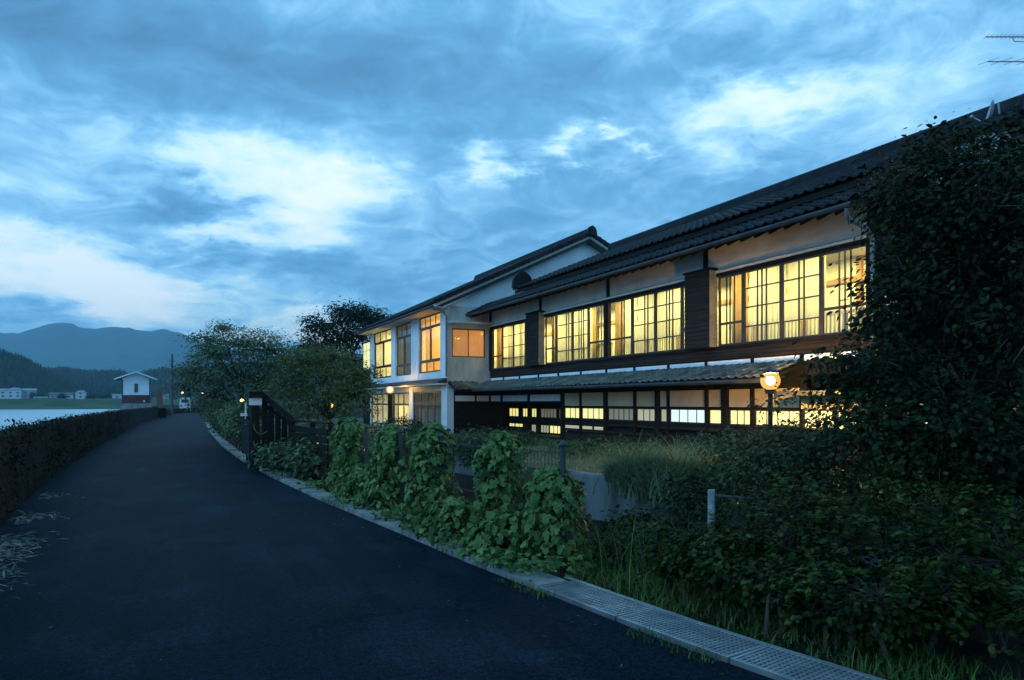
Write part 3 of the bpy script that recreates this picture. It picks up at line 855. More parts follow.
o = blades('wall_top_grass', P, .05 + .16 * rng.random(n) ** 2, .004 + .004 * rng.random(n), .4 + 1.2 * rng.random(n), M_ivywall, None, 3)
o['label'] = 'stray tufts of grass and moss on top of the river wall'
# dry litter by the wall foot
n = 1300
cy = rng.choice([7.2, 7.9, 8.8, 9.6, 11.5, 14], n, p=[.2, .25, .2, .2, .1, .05])
P = np.stack([np.zeros(n), cy + rng.normal(size=n) * .25, .012 + .02 * rng.random(n)], 1)
P[:, 0] = np.array([interp(ROAD_L, y) + .18 for y in P[:, 1]]) + np.abs(rng.normal(size=n)) * .22
o = leaf_mesh('leaf_litter', P, np.array([0, 0, 1.]) + rng.normal(size=(n, 3)) * .3, rng.normal(size=(n, 3)) * np.array([1, .5, .2]), .05 + .10 * rng.random(n), (LEAF_SLIM[0] * np.array([.4, 1, 1]), LEAF_SLIM[1]), leafmat('dead_leaf', (.20, .20, .18), (.42, .42, .38), island=.4), None, 'stuff')
o['label'] = 'pale dry leaf litter drifted along the foot of the river wall'

# ================================================================== BUILDINGS
def sash(parent, X, ya, yb, zs, mat, glass, fr=.05, bar=.024, dx=.05, vb=(), panes_v=1, name='window', back=.045):
    """one glazed sash in the plane x=X (looking along -X): frame with bars, panes as children"""
    f = MB(); e = .0
    z0, z1 = zs[0], zs[-1]
    f.box(X - dx / 2, X + dx / 2, ya, ya + fr, z0, z1).box(X - dx / 2, X + dx / 2, yb - fr, yb, z0, z1)
    f.box(X - dx / 2 + .002, X + dx / 2 - .002, ya + fr, yb - fr, z0, z0 + fr).box(X - dx / 2 + .002, X + dx / 2 - .002, ya + fr, yb - fr, z1 - fr, z1)
    for z in zs[1:-1]:
        f.box(X - dx / 2 + .004, X + dx / 2 - .004, ya + fr, yb - fr, z - bar / 2, z + bar / 2)
    w = (yb - ya - 2 * fr) / panes_v
    for k in range(1, panes_v):
        f.box(X - dx / 2 + .006, X + dx / 2 - .006, ya + fr + k * w - bar / 2, ya + fr + k * w + bar / 2, z0 + fr, z1 - fr)
    for y in vb:
        f.box(X + back, X + back + .03, y - .014, y + .014, z0 + .02, z1 - .02)
    fo = f.build(name, mat, parent)
    zz = [z0 + fr] + list(zs[1:-1]) + [z1 - fr]
    for a, b in zip(zz, zz[1:]):
        for k in range(panes_v):
            bx('pane', glass, fo, X - .004, X + .004, ya + fr + k * w + .001, ya + fr + (k + 1) * w - .001, a + .001, b - .001)
    return fo
def sash_y(parent, Y, xa, xb, zs, mat, glass, fr=.05, bar=.03, panes_h=1, name='window'):
    f = MB(); z0, z1 = zs[0], zs[-1]
    f.box(xa, xa + fr, Y - .03, Y + .03, z0, z1).box(xb - fr, xb, Y - .03, Y + .03, z0, z1)
    f.box(xa + fr, xb - fr, Y - .028, Y + .028, z0, z0 + fr).box(xa + fr, xb - fr, Y - .028, Y + .028, z1 - fr, z1)
    for z in zs[1:-1]: f.box(xa + fr, xb - fr, Y - .026, Y + .026, z - bar / 2, z + bar / 2)
    w = (xb - xa - 2 * fr) / panes_h
    for k in range(1, panes_h): f.box(xa + fr + k * w - bar / 2, xa + fr + k * w + bar / 2, Y - .024, Y + .024, z0 + fr, z1 - fr)
    fo = f.build(name, mat, parent)
    zz = [z0 + fr] + list(zs[1:-1]) + [z1 - fr]
    for a, b in zip(zz, zz[1:]):
        for k in range(panes_h):
            bx('pane', glass, fo, xa + fr + k * w + .001, xa + fr + (k + 1) * w - .001, Y - .004, Y + .004, a + .001, b - .001)
    return fo
def curtain(label, X, ya, yb, z0, z1, mat, amp=.025, wave=.11, group=None):
    n = max(8, int((yb - ya) / wave * 5)); vs = []; fs = []
    ph = random.uniform(0, 6)
    for i in range(n + 1):
        y = ya + (yb - ya) * i / n
        a = math.sin((y - ya) / wave * 2 * math.pi + ph + .8 * math.sin(y * 3.1)) * amp
        vs += [(X + a * .8, y, z1), (X + a, y, (z0 + z1) / 2), (X + a * 1.2, y, z0)]
        if i:
            b = 3 * i
            fs += [(b - 3, b, b + 1, b - 2), (b - 2, b + 1, b + 2, b - 1)]
    o = MB().add(vs, fs).build('window_curtain', mat, None, True)
    tag(o, label, 'curtain', group)
    return o
def room_light(x, y, z, sx, sy, energy, col, down=True):
    d = bpy.data.lights.new('room_light', 'AREA'); d.shape = 'RECTANGLE'; d.size = sx; d.size_y = sy
    d.energy = energy; d.color = col
    o = bpy.data.objects.new('room_light', d); COL.objects.link(o); o.location = (x, y, z)
    return o
WARM = (1, .86, .27)

# ---------------------------------------------------------------- main timber inn
FX = 12.6
inn = thing('timber_inn', 'long two-storey dark timber inn with lit upper gallery windows and tiled roofs', 'building', (16, 18.7, .28))
bx('rear_wall', M_board, inn, 14.4, 21.4, 9.35, 28.1, .1, 5.9)
bx('floor_band', M_timber, inn, FX, 14.397, 9.4, 28.1, 2.2, 2.96)
for k in range(3):     # lapped boards below the gallery
    MB().prism([(FX - .003, 2.70 + .09 * k), (FX - .035, 2.70 + .09 * k), (FX - .012, 2.80 + .09 * k), (FX - .003, 2.80 + .09 * k)], 'y', 9.4, 28.1).build('siding_board', M_board, inn)
bx('sill', M_timber, inn, FX - .07, FX + .12, 9.42, 28.1, 2.965, 3.03)
bx('gallery_ceiling', M_interior, inn, FX + .1, 14.397, 9.5, 28.1, 4.98, 5.04)
bx('gallery_back_wall', M_interior, inn, 14.3, 14.397, 9.5, 28.1, 2.965, 4.975)
bx('gallery_end_wall', M_interior, inn, FX + .12, 14.297, 9.42, 9.5, 2.965, 4.975)
for y in (11, 12.6, 14.2, 15.8, 17.4, 19, 20.6, 22.2, 23.8, 25.4, 27):
    bx('inner_post', M_intwood, inn, 14.2, 14.297, y - .06, y + .06, 2.97, 4.97)
bx('inner_rail', M_intwood, inn, 14.23, 14.297, 9.5, 28.0, 4.42, 4.54)
bx('head_beam', M_timber, inn, FX - .05, FX + .11, 9.42, 28.1, 4.82, 4.90)
bx('head_rail', M_plaster, inn, FX - .08, FX + .1, 9.42, 28.1, 4.903, 4.965)
bx('upper_back', M_timber, inn, FX + .08, FX + .2, 9.4, 25.0, 4.968, 6.25)
bx('upper_back', M_timber, inn, FX + .08, FX + .2, 25.003, 28.1, 4.968, 5.86)
POSTS = [9.46, 14.28, 18.84, 23.42, 28.04]
for a, b in zip(POSTS, POSTS[1:]):
    bx('plaster_panel', M_plaster, inn, FX - .01, FX + .078, a + .07, b - .07, 5.0, 5.85)
for y in POSTS:
    bx('post', M_timber, inn, FX - .055, FX + .07, y - .068, y + .068, 4.967, 5.86)
for y in (9.46, 18.98, 28.07):
    bx('post', M_timber, inn, FX - .06, FX + .13, y - .075, y + .075, 3.031, 4.819)
R4 = [3.035, 3.45, 3.92, 4.38, 4.815]
R2 = [3.035, 3.60, 4.815]
def cols(edges, kinds, offs):
    for (a, b), k, vb in zip(zip(edges, edges[1:]), kinds, offs):
        sash(inn, FX + .02, a + .004, b - .004, R4 if k == 4 else R2, M_sash, M_glass, fr=.045 if k == 4 else .05, vb=vb, bar=.028 if k == 4 else .06)
cols([9.54, 10.68, 11.78, 12.97, 13.83], [2, 4, 4, 2], [(10.0, 10.14, 10.28), (11.2, 11.34), (12.3, 12.44, 12.58), (13.35, 13.5, 13.62)])
cols([14.85, 15.27, 16.45, 17.58, 18.9], [2, 4, 4, 2], [(15.05,), (15.75, 15.9, 16.02), (16.9, 17.05), (18.1, 18.24)])
cols([19.06, 20.08, 21.13, 22.27, 23.09], [2, 4, 4, 2], [(19.4, 19.55, 19.66), (20.5, 20.65, 20.8), (21.5, 21.66), (22.6, 22.7)])
cols([24.18, 24.76, 25.85, 26.91, 27.98], [4, 4, 4, 2], [(24.5,), (25.2, 25.36), (26.2, 26.4), (27.3, 27.5)])
# inner balustrade of the gallery
for (a, b) in ((9.6, 13.8), (14.9, 18.85), (19.1, 23.05), (24.25, 27.95)):
    m = MB().box(FX + .30, FX + .36, a, b, 3.50, 3.57)
    bl = m.build('inner_balustrade', material('pale_rail', (.55, .52, .44), (.62, .6, .5)), inn)
    s = MB(); y = a + .06
    while y < b:
        s.box(FX + .315, FX + .345, y - .012, y + .012, 2.965, 3.498); y += .105
    s.build('balusters', MATS['pale_rail'], bl)
# shutter boxes beside the windows, sided with lapped boards
for (y0, y1) in ((13.86, 14.83), (23.12, 24.16)):
    b = bx('shutter_box', M_timber, inn, FX - .26, FX - .008, y0 + .02, y1 - .02, 3.0, 5.0)
    s = MB()
    for k in range(18):
        z = 3.02 + .109 * k
        s.prism([(FX - .262, z), (FX - .285, z), (FX - .268, z + .112), (FX - .262, z + .112)], 'y', y0 + .015, y1 - .015)
    s.build('front_siding', M_board, b)
    s = MB()
    for k in range(18):
        z = 3.02 + .109 * k
        s.prism([(y0 + .018, z), (y0 - .012, z), (y0 + .008, z + .112), (y0 + .018, z + .112)], 'x', FX - .258, FX - .01)
    s.build('side_siding', material('window_glow_board', (.20, .17, .12), (.34, .30, .22), rough=.8, scale=4), b)  # side boards coloured paler than the front, standing in for window glow
    bx('box_cap', M_timber, b, FX - .31, FX - .01, y0 - .03, y1 + .03, 5.003, 5.05)
# ochre drapes and lace in the gallery
M_ochre = material('ochre_drape', (.62, .36, .10), (.72, .46, .16), rough=.9, scale=5, transl=.5)
GC = 'gallery curtains'
for (a, b, lab) in ((13.05, 13.6, 'ochre drape in the left sash of the rightmost gallery window'), (18.35, 18.8, 'ochre drape just right of the middle gallery post'),
                    (19.85, 20.1, 'narrow ochre drape just left of the middle gallery post'), (22.5, 23.0, 'ochre drape beside the left shutter box'), (27.3, 27.9, 'ochre drape at the far left gallery window')):
    curtain(lab, FX + .22, a, b, 3.0, 4.9, M_ochre, .03, .13, GC)
for (a, b, lab) in ((11.82, 12.95, 'lace curtain in the second sash of the rightmost gallery window'), (10.72, 11.76, 'lace curtain in the third sash of the rightmost gallery window'),
                    (15.3, 17.55, 'wide lace curtain left of the large shutter box'), (20.12, 22.45, 'wide lace curtain in the gallery window right of the small shutter box'),
                    (24.2, 26.9, 'lace curtain in the far left gallery window'), (17.62, 18.3, 'narrow lace curtain just right of the middle gallery post')):
    curtain(lab, FX + .19, a, b, 3.45, 4.9, M_curtain, .022, .16, GC)
for y in (10.6, 13.0, 15.6, 18.0, 20.6, 23.0, 25.4, 27.2):
    room_light(13.45, y, 4.93, .5, 1.6, 86, WARM)
# pale strip over the pent roof, in lengths between brackets
SY = [28.08, 26.71, 25.2, 23.58, 22.05, 20.5, 18.94, 17.42, 15.81, 14.26, 12.64, 11.16, 9.45]
for a, b in zip(SY, SY[1:]):
    bx('plaster_strip', M_white, inn, FX - .02, FX - .002, b + .05, a - .05, 2.53, 2.66)
    bx('bracket', M_timber, inn, FX - .045, FX - .004, b - .045, b + .045, 2.50, 2.68)
# pent roof over the ground floor
PE, PZ = 11.45, 2.13           # eave line
PL = math.hypot(FX - PE, 2.52 - PZ)
pu = Vector((FX - PE, 0, 2.52 - PZ)) / PL
pr = MB().add([(PE, 11.05, PZ), (FX, 11.05, 2.52), (FX, 28.13, 2.52), (PE, 28.13, PZ), (PE, 11.05, PZ - .07), (FX, 11.05, 2.45), (FX, 28.13, 2.45), (PE, 28.13, PZ - .07)],
              [(0, 3, 2, 1), (4, 5, 6, 7), (0, 4, 7, 3), (0, 1, 5, 4)]).build('pent_roof', M_timber, inn)
tf = tile_field((PE - .06, 11.05, PZ + .01), (0, 1, 0), pu, 64, 5, .267, .235, step=.04, bulge=.04).build('roof_tiles', M_tile2, pr, True); tf['kind'] = 'stuff'
MB().tube([(PE - .08, 11.0, PZ - .06), (PE - .08, 28.1, PZ - .03)], .05, 8).build('gutter', M_pipe, pr)
y = 11.3
rm = MB()
while y < 28: rm.beam((PE + .04, y, PZ - .10), (FX, y, 2.40), .045, .06); y += .45
rm.build('rafters', M_timber, pr)
# ground floor right part: posts, tan panels and frosted windows
GP = [(21.75, .10), (20.53, .04), (18.98, .09), (17.40, .05), (16.30, .09), (15.82, .04), (14.24, .05), (13.56, .11), (12.64, .05), (11.1, .1)]
for y, w in GP:
    bx('ground_post', M_timber, inn, FX - .05 - w * .2, FX + .06, y - w, y + w, .25, 2.2)
bx('ground_beam', M_timber, inn, FX - .03, FX + .08, 11.0, 28.1, 1.93, 2.197)
bx('ground_rail', M_timber, inn, FX - .035, FX + .05, 11.0, 21.7, 1.43, 1.485)
bx('ground_sill', M_timber, inn, FX - .045, FX + .08, 11.0, 21.7, .95, 1.035)
bx('ground_wall', M_board, inn, FX - .02, FX + .1, 11.0, 21.7, .85, .949)
bx('ground_wall', M_board, inn, FX - .02, FX + .1, 11.0, 21.7, .2, .56)
for (y0, y1) in ((19.9, 21.7), (18.98, 19.75)):
    bx('slit_pane', M_frostm, inn, FX + .03, FX + .05, y0, y1, .70, .80)
bx('slit_board', M_board, inn, FX - .025, FX + .1, 11.0, 21.7, .60, .69)
bx('ground_lining', M_timber, inn, FX + .12, FX + .2, 11.0, 21.7, .2, 2.2)
panes = [M_frostd, M_frost, M_frost, M_frostd, M_frostm, M_frostm, M_frostw, M_frost, M_frost, M_frost]
edges = [g[0] for g in GP]
glass_kind = [M_frost, M_frost, M_frostd, M_frostm, M_frostm, M_frostw, M_frost, M_frost, M_frost]
nv = [3, 4, 5, 3, 1, 4, 1, 3, 4]
for i in range(len(GP) - 1):
    ya = GP[i + 1][0] + GP[i + 1][1]; yb = GP[i][0] - GP[i][1]
    bx('tan_panel', M_tan, inn, FX + .0, FX + .05, ya + .002, yb - .002, 1.487, 1.928)
    sash(inn, FX + .03, ya + .003, yb - .003, [1.037, 1.428], M_sash, glass_kind[i], fr=.03, bar=.022, panes_v=nv[i])
# ground floor left part: open verandah with white transoms, windows set back
for y in (24.4, 26.9):
    bx('verandah_post', M_timber, inn, FX - .06, FX + .06, y - .06, y + .06, .25, 1.93)
for (a, b) in ((21.87, 24.32), (24.48, 26.82), (26.98, 28.05)):
    bx('white_transom', M_white, inn, FX - .01, FX + .03, a, b, 1.655, 1.90)
bx('transom_rail', M_timber, inn, FX - .03, FX + .04, 21.87, 28.05, 1.58, 1.652)
bx('verandah_floor', M_timber, inn, FX - .5, 13.5, 21.87, 28.1, .12, .33)
VX = 13.5
for (z0, z1) in ((1.37, 2.2), (.70, .98), (.331, .38)):
    bx('inner_wall', M_timber, inn, VX - .02, VX + .06, 21.87, 28.1, z0, z1)
for (a, b, gl, k) in ((27.1, 28.05, M_frost, 3), (26.25, 26.72, M_frost, 2), (25.44, 25.89, M_frost, 2), (23.78, 25.09, M_frostd, 5), (22.0, 23.6, M_frostd, 4)):
    sash(inn, VX, a, b, [.98, 1.37], M_sash, gl, fr=.03, panes_v=k)
for (a, b, gl, k) in ((27.49, 28.05, M_frost, 2), (26.7, 27.45, M_frost, 2), (25.5, 25.9, M_frostm, 2), (24.4, 25.09, M_frostm, 3), (23.4, 24.35, M_frost, 3), (22.0, 23.3, M_frostd, 3)):
    sash(inn, VX, a, b, [.54, .70] if a > 26 else [.38, .70], M_sash, gl, fr=.02, panes_v=k)
bx('inner_wall', M_timber, inn, VX - .015, VX + .05, 26.0, 28.1, .381, .537)
for (a, b) in ((26.72, 27.1), (25.89, 26.25), (25.09, 25.44), (23.6, 23.78)):
    bx('inner_wall', M_timber, inn, VX - .015, VX + .055, a, b, .98, 1.37)
bx('inner_lining', M_timber, inn, VX + .07, VX + .15, 21.87, 28.1, .3, 2.2)
# near end wall with one window, and ground annex behind the tree
bx('end_wall', M_timber, inn, FX, 14.4, 9.30, 9.40, .2, 2.96)
bx('end_wall', M_board, inn, FX + .08, 14.4, 9.30, 9.40, 4.0, 6.25)
bx('end_wall', M_board, inn, FX + .08, 14.4, 9.28, 9.40, 2.963, 3.25)
sash_y(inn, 9.34, FX + .12, 13.5, [3.253, 3.6, 3.997], M_sash, M_frostm, panes_h=2)
bx('end_wall', M_board, inn, 13.503, 14.4, 9.30, 9.40, 3.253, 3.997)
ax = bx('annex_wall', M_board, inn, 12.25, 14.3, 6.2, 10.9, .2, 1.02)
bx('annex_upper_wall', M_tan, inn, 12.25, 14.3, 6.2, 10.9, 1.46, 1.74)
for (a, b) in ((10.05, 10.85), (9.2, 10.0), (8.3, 9.15), (7.4, 8.25)):
    sash(inn, 12.28, a, b, [1.025, 1.455], M_sash, M_frost, fr=.035, panes_v=2)
bx('annex_lining', M_timber, inn, 12.34, 12.5, 6.3, 10.9, 1.021, 1.459)
bx('annex_roof', M_pipe, inn, 11.6, 14.4, 6.0, 11.04, 1.745, 1.84)

# skirt roof at the gallery eaves
EX, EZ, TX, TZ = 11.55, 5.40, 12.62, 5.92
EY0, EY1 = 8.95, 28.12
sl = math.hypot(TX - EX, TZ - EZ); su = Vector((TX - EX, 0, TZ - EZ)) / sl
sr = MB().add([(EX, EY0, EZ), (TX, EY0, TZ), (TX, EY1, TZ), (EX, EY1, EZ), (EX, EY0, EZ - .09), (TX, EY0, TZ - .09), (TX, EY1, TZ - .09), (EX, EY1, EZ - .09)],
              [(0, 3, 2, 1), (4, 5, 6, 7), (0, 4, 7, 3), (0, 1, 5, 4), (2, 3, 7, 6)]).build('skirt_roof', M_timber, inn)
tf = tile_field((EX - .08, EY0 - .02, EZ + .01), (0, 1, 0), su, 72, 5, .267, .235, step=.045, bulge=.05).build('roof_tiles', M_tile, sr, True); tf['kind'] = 'stuff'
rm = MB(); y = EY0 + .12
while y < EY1: rm.beam((EX + .05, y, EZ - .13), (TX, y, TZ - .13), .05, .07); y += .42
rm.build('rafters', M_timber, sr)
MB().tube([(EX - .12, EY0, EZ - .08), (EX - .12, EY1 - .1, EZ - .05)], .055, 8).build('gutter', M_pipe, sr)
MB().tube([(EX - .1, 9.12, EZ - .12), (EX + .0, 9.2, EZ - .28), (FX - .35, 9.3, 5.0), (FX - .12, 9.36, 4.86), (FX - .12, 9.36, 2.75)], .045, 8, ).build('downpipe', M_down, inn)

# main roof: upper eave, ridge, near gable, far hip
UX, UZ, RX, RZ = 12.35, 6.08, 17.0, 8.06
GY = 9.1             # near verge
HY = 25.17           # far verge
ul = math.hypot(RX - UX, RZ - UZ); uu = Vector((RX - UX, 0, RZ - UZ)) / ul
BX_ = 2 * RX - UX
tk = .14
rfm = MB()
rfm.add([(UX, GY, UZ), (RX, GY, RZ), (BX_, GY, UZ), (UX, HY, UZ), (RX, HY, RZ), (BX_, HY, UZ),
         (UX, GY, UZ - tk), (RX, GY, RZ - tk), (BX_, GY, UZ - tk), (UX, HY, UZ - tk), (RX, HY, RZ - tk), (BX_, HY, UZ - tk)],
        [(0, 3, 4, 1), (1, 4, 5, 2), (0, 1, 7, 6), (1, 2, 8, 7), (6, 7, 10, 9), (7, 8, 11, 10), (0, 6, 9, 3), (2, 5, 11, 8), (3, 9, 10, 4), (4, 10, 11, 5)])
mr = rfm.build('main_roof', M_timber, inn)
nr = int(ul / .25)
tf = tile_field((UX - .08, GY, UZ + .012), (0, 1, 0), uu, 60, nr, .268, ul / nr, step=.05, bulge=.05).build('roof_tiles', M_tile, mr, True); tf['kind'] = 'stuff'
rg = MB()
for k, (w, z) in enumerate(((.34, .05), (.28, .15), (.22, .24))):
    rg.box(RX - w / 2, RX + w / 2, GY - .05, HY + .1, RZ + z - .04 - (.1 if k == 0 else 0), RZ + z + .045)
rg.tube([(RX, GY - .08, RZ + .31), (RX, HY + .12, RZ + .31)], .09, 8)
rg.build('ridge', M_tile, mr)
oni = [(-.42, -.30), (.42, -.30), (.40, -.02), (.30, .16), (.16, .26), (0, .32), (-.16, .26), (-.30, .16), (-.40, -.02)]
MB().prism([(UX + .25 + x * 1.05, UZ + .42 + z * 1.1) for x, z in oni], 'y', HY - .25, HY - .08).build('ridge_end_tile', M_tile, mr)
MB().prism([(RX + x * .6, RZ + .18 + z * .7) for x, z in oni], 'y', GY - .2, GY - .06).build('ridge_end_tile', M_tile, mr)
for ye in (GY - .05, HY + .02):      # verge tiles of the two gables
    vg = MB()
    for k in range(nr):
        p = Vector((UX - .05, ye, UZ + .02)) + uu * (k + .5) * (ul / nr)
        vg.beam(p - uu * .12 + Vector((0, 0, .06)), p + uu * .13 + Vector((0, 0, .02)), .16, .12)
    vg.build('verge_tiles', M_tile, mr)
MB().prism([(UX + .5, UZ + .05), (RX, RZ - .2), (BX_ - .5, UZ + .05)], 'y', 9.45, 9.55).build('gable_wall', M_white, inn)
MB().prism([(UX + .5, UZ + .05), (RX, RZ - .2), (BX_ - .5, UZ + .05)], 'y', 24.8, 24.9).build('gable_wall', M_white, inn)
bx('roof_deck', M_timber, inn, FX + .21, 21.3, 9.56, 28.0, 5.905, 6.0)

# ---------------------------------------------------------------- white plaster wing
WX, WY0, WY1 = 10.59, 28.16, 41.1
wing = thing('white_wing', 'white plastered two-storey wing with tall lit windows at the far left of the inn', 'building', (16, 35, .28))
bx('rear_wall', M_white, wing, 14.2, 25, WY0 + .25, WY1, .1, 5.9)
bx('end_wall', M_white, wing, WX, 14.197, WY1 - .2, WY1, .1, 5.75)
# side wall facing the camera with an amber window
SWY = WY0
bx('side_wall', M_stain, wing, WX, 12.65, SWY, SWY + .2, 2.2, 3.56)
bx('side_wall', M_stain, wing, WX, 10.80, SWY, SWY + .2, 3.563, 5.75)
bx('side_wall', M_stain, wing, 12.38, 12.65, SWY, SWY + .2, 3.563, 5.75)
bx('side_wall', M_stain, wing, 10.803, 12.377, SWY, SWY + .2, 4.80, 5.75)
bx('lower_side_wall', M_timber, wing, WX + .3, 14.2, SWY + .05, SWY + .2, .2, 2.197)
M_amber = material('amber_blind', (.80, .58, .40), (.85, .64, .46), rough=.8, scale=2.5, transl=.5)
sw = sash_y(wing, SWY + .06, 10.803, 12.377, [3.563, 4.797], M_brownsash, M_glass, fr=.05, panes_h=2)
o = bx('roller_blind', M_amber, None, 10.82, 12.36, SWY + .14, SWY + .15, 3.58, 4.78)
tag(o, 'amber blind behind the side window of the white wing', 'blind')
bx('side_canopy', M_stain, wing, 10.62, 12.75, SWY - .55, SWY - .003, 4.98, 5.06)
rt = MB().add([(10.62, 27.25, 2.13), (11.9, 27.25, 2.13), (11.9, 28.15, 2.5), (10.62, 28.15, 2.5), (10.62, 27.25, 2.05), (11.9, 27.25, 2.05), (11.9, 28.15, 2.42), (10.62, 28.15, 2.42)],
              [(0, 1, 2, 3), (7, 6, 5, 4), (0, 4, 5, 1), (0, 3, 7, 4), (1, 5, 6, 2)]).build('side_pent_roof', M_timber, wing)
tf = tile_field((10.62, 27.2, 2.14), (1, 0, 0), Vector((0, .9, .37)).normalized(), 5, 4, .26, .24, step=.04, bulge=.04).build('roof_tiles', M_tile2, rt, True); tf['kind'] = 'stuff'
for (a, b) in ((10.97, 11.88), (11.98, 12.55)): bx('white_transom', M_white, wing, a, b, SWY + .02, SWY + .046, 1.66, 1.90)
# corner pier, piers between windows, bands
PIER = [(WY0, 28.98), (32.0, 33.14), (35.82, 36.62), (40.3, 40.9)]
for a, b in PIER:
    bx('pier', M_white, wing, WX - .02, WX + .18, a + (.003 if a == WY0 else 0), b, 2.66, 5.72)
bx('upper_sill_wall', M_white, wing, WX, WX + .2, WY0 + .2, 40.9, 2.661, 2.97)
bx('upper_head', M_white, wing, WX, WX + .2, WY0 + .2, 40.9, 5.60, 5.75)
bx('floor_slab', M_white, wing, WX + .2, 14.2, WY0 + .2, 40.9, 2.45, 2.9)
MB().prism([(WX - .45, 2.50), (WX + .05, 2.66), (WX + .05, 2.44), (WX - .45, 2.43)], 'y', WY0 + .003, 41.4).build('ledge', M_pipe, wing)
bx('ledge_fascia', M_soffit, wing, WX - .42, WX + .1, WY0 + .01, 41.35, 2.36, 2.427)
bx('ceiling', M_interior, wing, WX + .2, 14.197, WY0 + .25, 40.9, 5.62, 5.7)
bx('back_wall', M_interior, wing, 13.9, 14.197, WY0 + .25, 40.9, 2.9, 5.617)
for y in (32.55, 36.2):
    bx('partition', M_interior, wing, WX + .2, 13.9, y - .06, y + .06, 2.903, 5.617)
bx('partition', M_interior, wing, WX + .2, 13.9, WY0 + .21, WY0 + .25, 2.903, 3.5)
def wing_window(a, b, zs, mat, k_top, k_mid, g, mid=True):
    n = 2
    # transom
    sash(wing, WX + .06, a, b, [zs[2], zs[3]], mat, g, fr=.05, panes_v=k_top)
    m = (a + b) / 2
    sash(wing, WX + .06, a, m + .02, [zs[1], zs[2] - .004], mat, g, fr=.06, panes_v=1)
    sash(wing, WX + .10, m - .02, b, [zs[1], zs[2] - .004], mat, g, fr=.06, panes_v=1)
    sash(wing, WX + .06, a, b, [zs[0], zs[1] - .004], mat, g, fr=.07, panes_v=k_mid)
wing_window(29.0, 31.98, [2.975, 3.52, 5.06, 5.595], M_brownsash, 4, 3, M_glass)
wing_window(33.16, 35.80, [2.975, 3.52, 4.95, 5.595], M_brownsash, 3, 2, M_glass)
wing_window(36.64, 40.28, [2.975, 3.62, 5.0, 5.595], M_timber, 3, 3, M_glass)
WC = 'curtains in the white wing'
curtain('orange curtain in the nearest upper window of the white wing', WX + .35, 29.0, 31.9, 3.0, 5.5, M_ocurtain, .04, .22, WC)
curtain('grey curtain in the middle upper window of the white wing', WX + .35, 33.2, 35.7, 3.0, 5.5, M_gcurtain, .04, .3, WC)
curtain('lace curtain in the far upper window of the white wing', WX + .35, 36.7, 40.2, 3.0, 5.5, M_curtain, .03, .25, WC)
room_light(12.3, 30.3, 5.55, 1.5, 2.2, 190, (1, .66, .24))
room_light(12.3, 34.4, 5.55, 1.0, 1.0, 20, (1, .8, .4))
room_light(12.3, 38.4, 5.55, 1.5, 2.5, 220, (1, .78, .28))
# ground floor of the wing
bx('corner_pier', M_white, wing, WX - .01, WX + .3, WY0 + .003, 28.85, .2, 2.355)
bx('lower_pier', M_white, wing, WX - .01, WX + .18, 32.9, 33.5, .2, 2.355)
bx('lower_head', M_soffit, wing, WX + .0, WX + .2, 28.85, 41.1, 2.12, 2.355)
bx('lower_base', M_white, wing, WX, WX + .2, 28.85, 41.1, .1, .36)
bx('lower_floor', M_interior, wing, WX + .2, 14.2, WY0 + .25, 40.9, .3, .36)
bx('lower_back_wall', M_interior, wing, 13.9, 14.197, WY0 + .25, 40.9, .363, 2.447)
bx('partition', M_interior, wing, WX + .2, 13.9, 33.1, 33.2, .363, 2.447)
sash(wing, WX + .06, 28.86, 32.89, [.365, 1.55, 2.115], M_brownsash, M_glass, fr=.08, bar=.12, panes_v=4)
sash(wing, WX + .06, 33.51, 36.6, [.365, 1.5, 2.115], M_brownsash, M_glass, fr=.08, bar=.1, panes_v=3)
bx('lower_pier', M_timber, wing, WX - .01, WX + .18, 36.61, 37.3, .2, 2.115)
sash(wing, WX + .06, 37.31, 40.9, [.365, 1.5, 2.115], M_brownsash, M_glass, fr=.08, bar=.1, panes_v=3)
curtain('grey curtain behind the ground floor door of the white wing', WX + .3, 28.9, 32.8, .4, 1.5, M_gcurtain, .04, .3, WC)
curtain('lace curtain in the middle ground floor window of the white wing', WX + .3, 33.6, 36.5, .4, 1.5, M_curtain, .03, .25, WC)
room_light(12.2, 36.5, 2.4, 1.2, 4, 240, (1, .78, .28))
room_light(12.2, 31, 2.4, .6, .6, 9, (1, .75, .35))
# gable roof, ridge along the wing
WE, WEZ, WR, WRZ = 9.86, 5.72, 17.5, 9.36
VY0, VY1 = 27.7, 41.3
wl_ = math.hypot(WR - WE, WRZ - WEZ); wu = Vector((WR - WE, 0, WRZ - WEZ)) / wl_
WB = 2 * WR - WE
t2 = .12
rf = MB().add([(WE, VY0, WEZ), (WR, VY0, WRZ), (WB, VY0, WEZ), (WE, VY1, WEZ), (WR, VY1, WRZ), (WB, VY1, WEZ),
               (WE, VY0, WEZ - t2), (WR, VY0, WRZ - t2), (WB, VY0, WEZ - t2), (WE, VY1, WEZ - t2), (WR, VY1, WRZ - t2), (WB, VY1, WEZ - t2)],
              [(0, 3, 4, 1), (1, 4, 5, 2), (0, 1, 7, 6), (1, 2, 8, 7), (6, 7, 10, 9), (7, 8, 11, 10), (0, 6, 9, 3), (2, 5, 11, 8), (3, 9, 10, 4), (4, 10, 11, 5)])
wr = rf.build('gable_roof', M_soffit, wing)
nr2 = int(wl_ / .27)
tf = tile_field((WE - .08, VY0 - .02, WEZ + .012), (0, 1, 0), wu, 54, nr2, .268, wl_ / nr2, step=.05, bulge=.05).build('roof_tiles', M_tile, wr, True); tf['kind'] = 'stuff'
vg = MB()
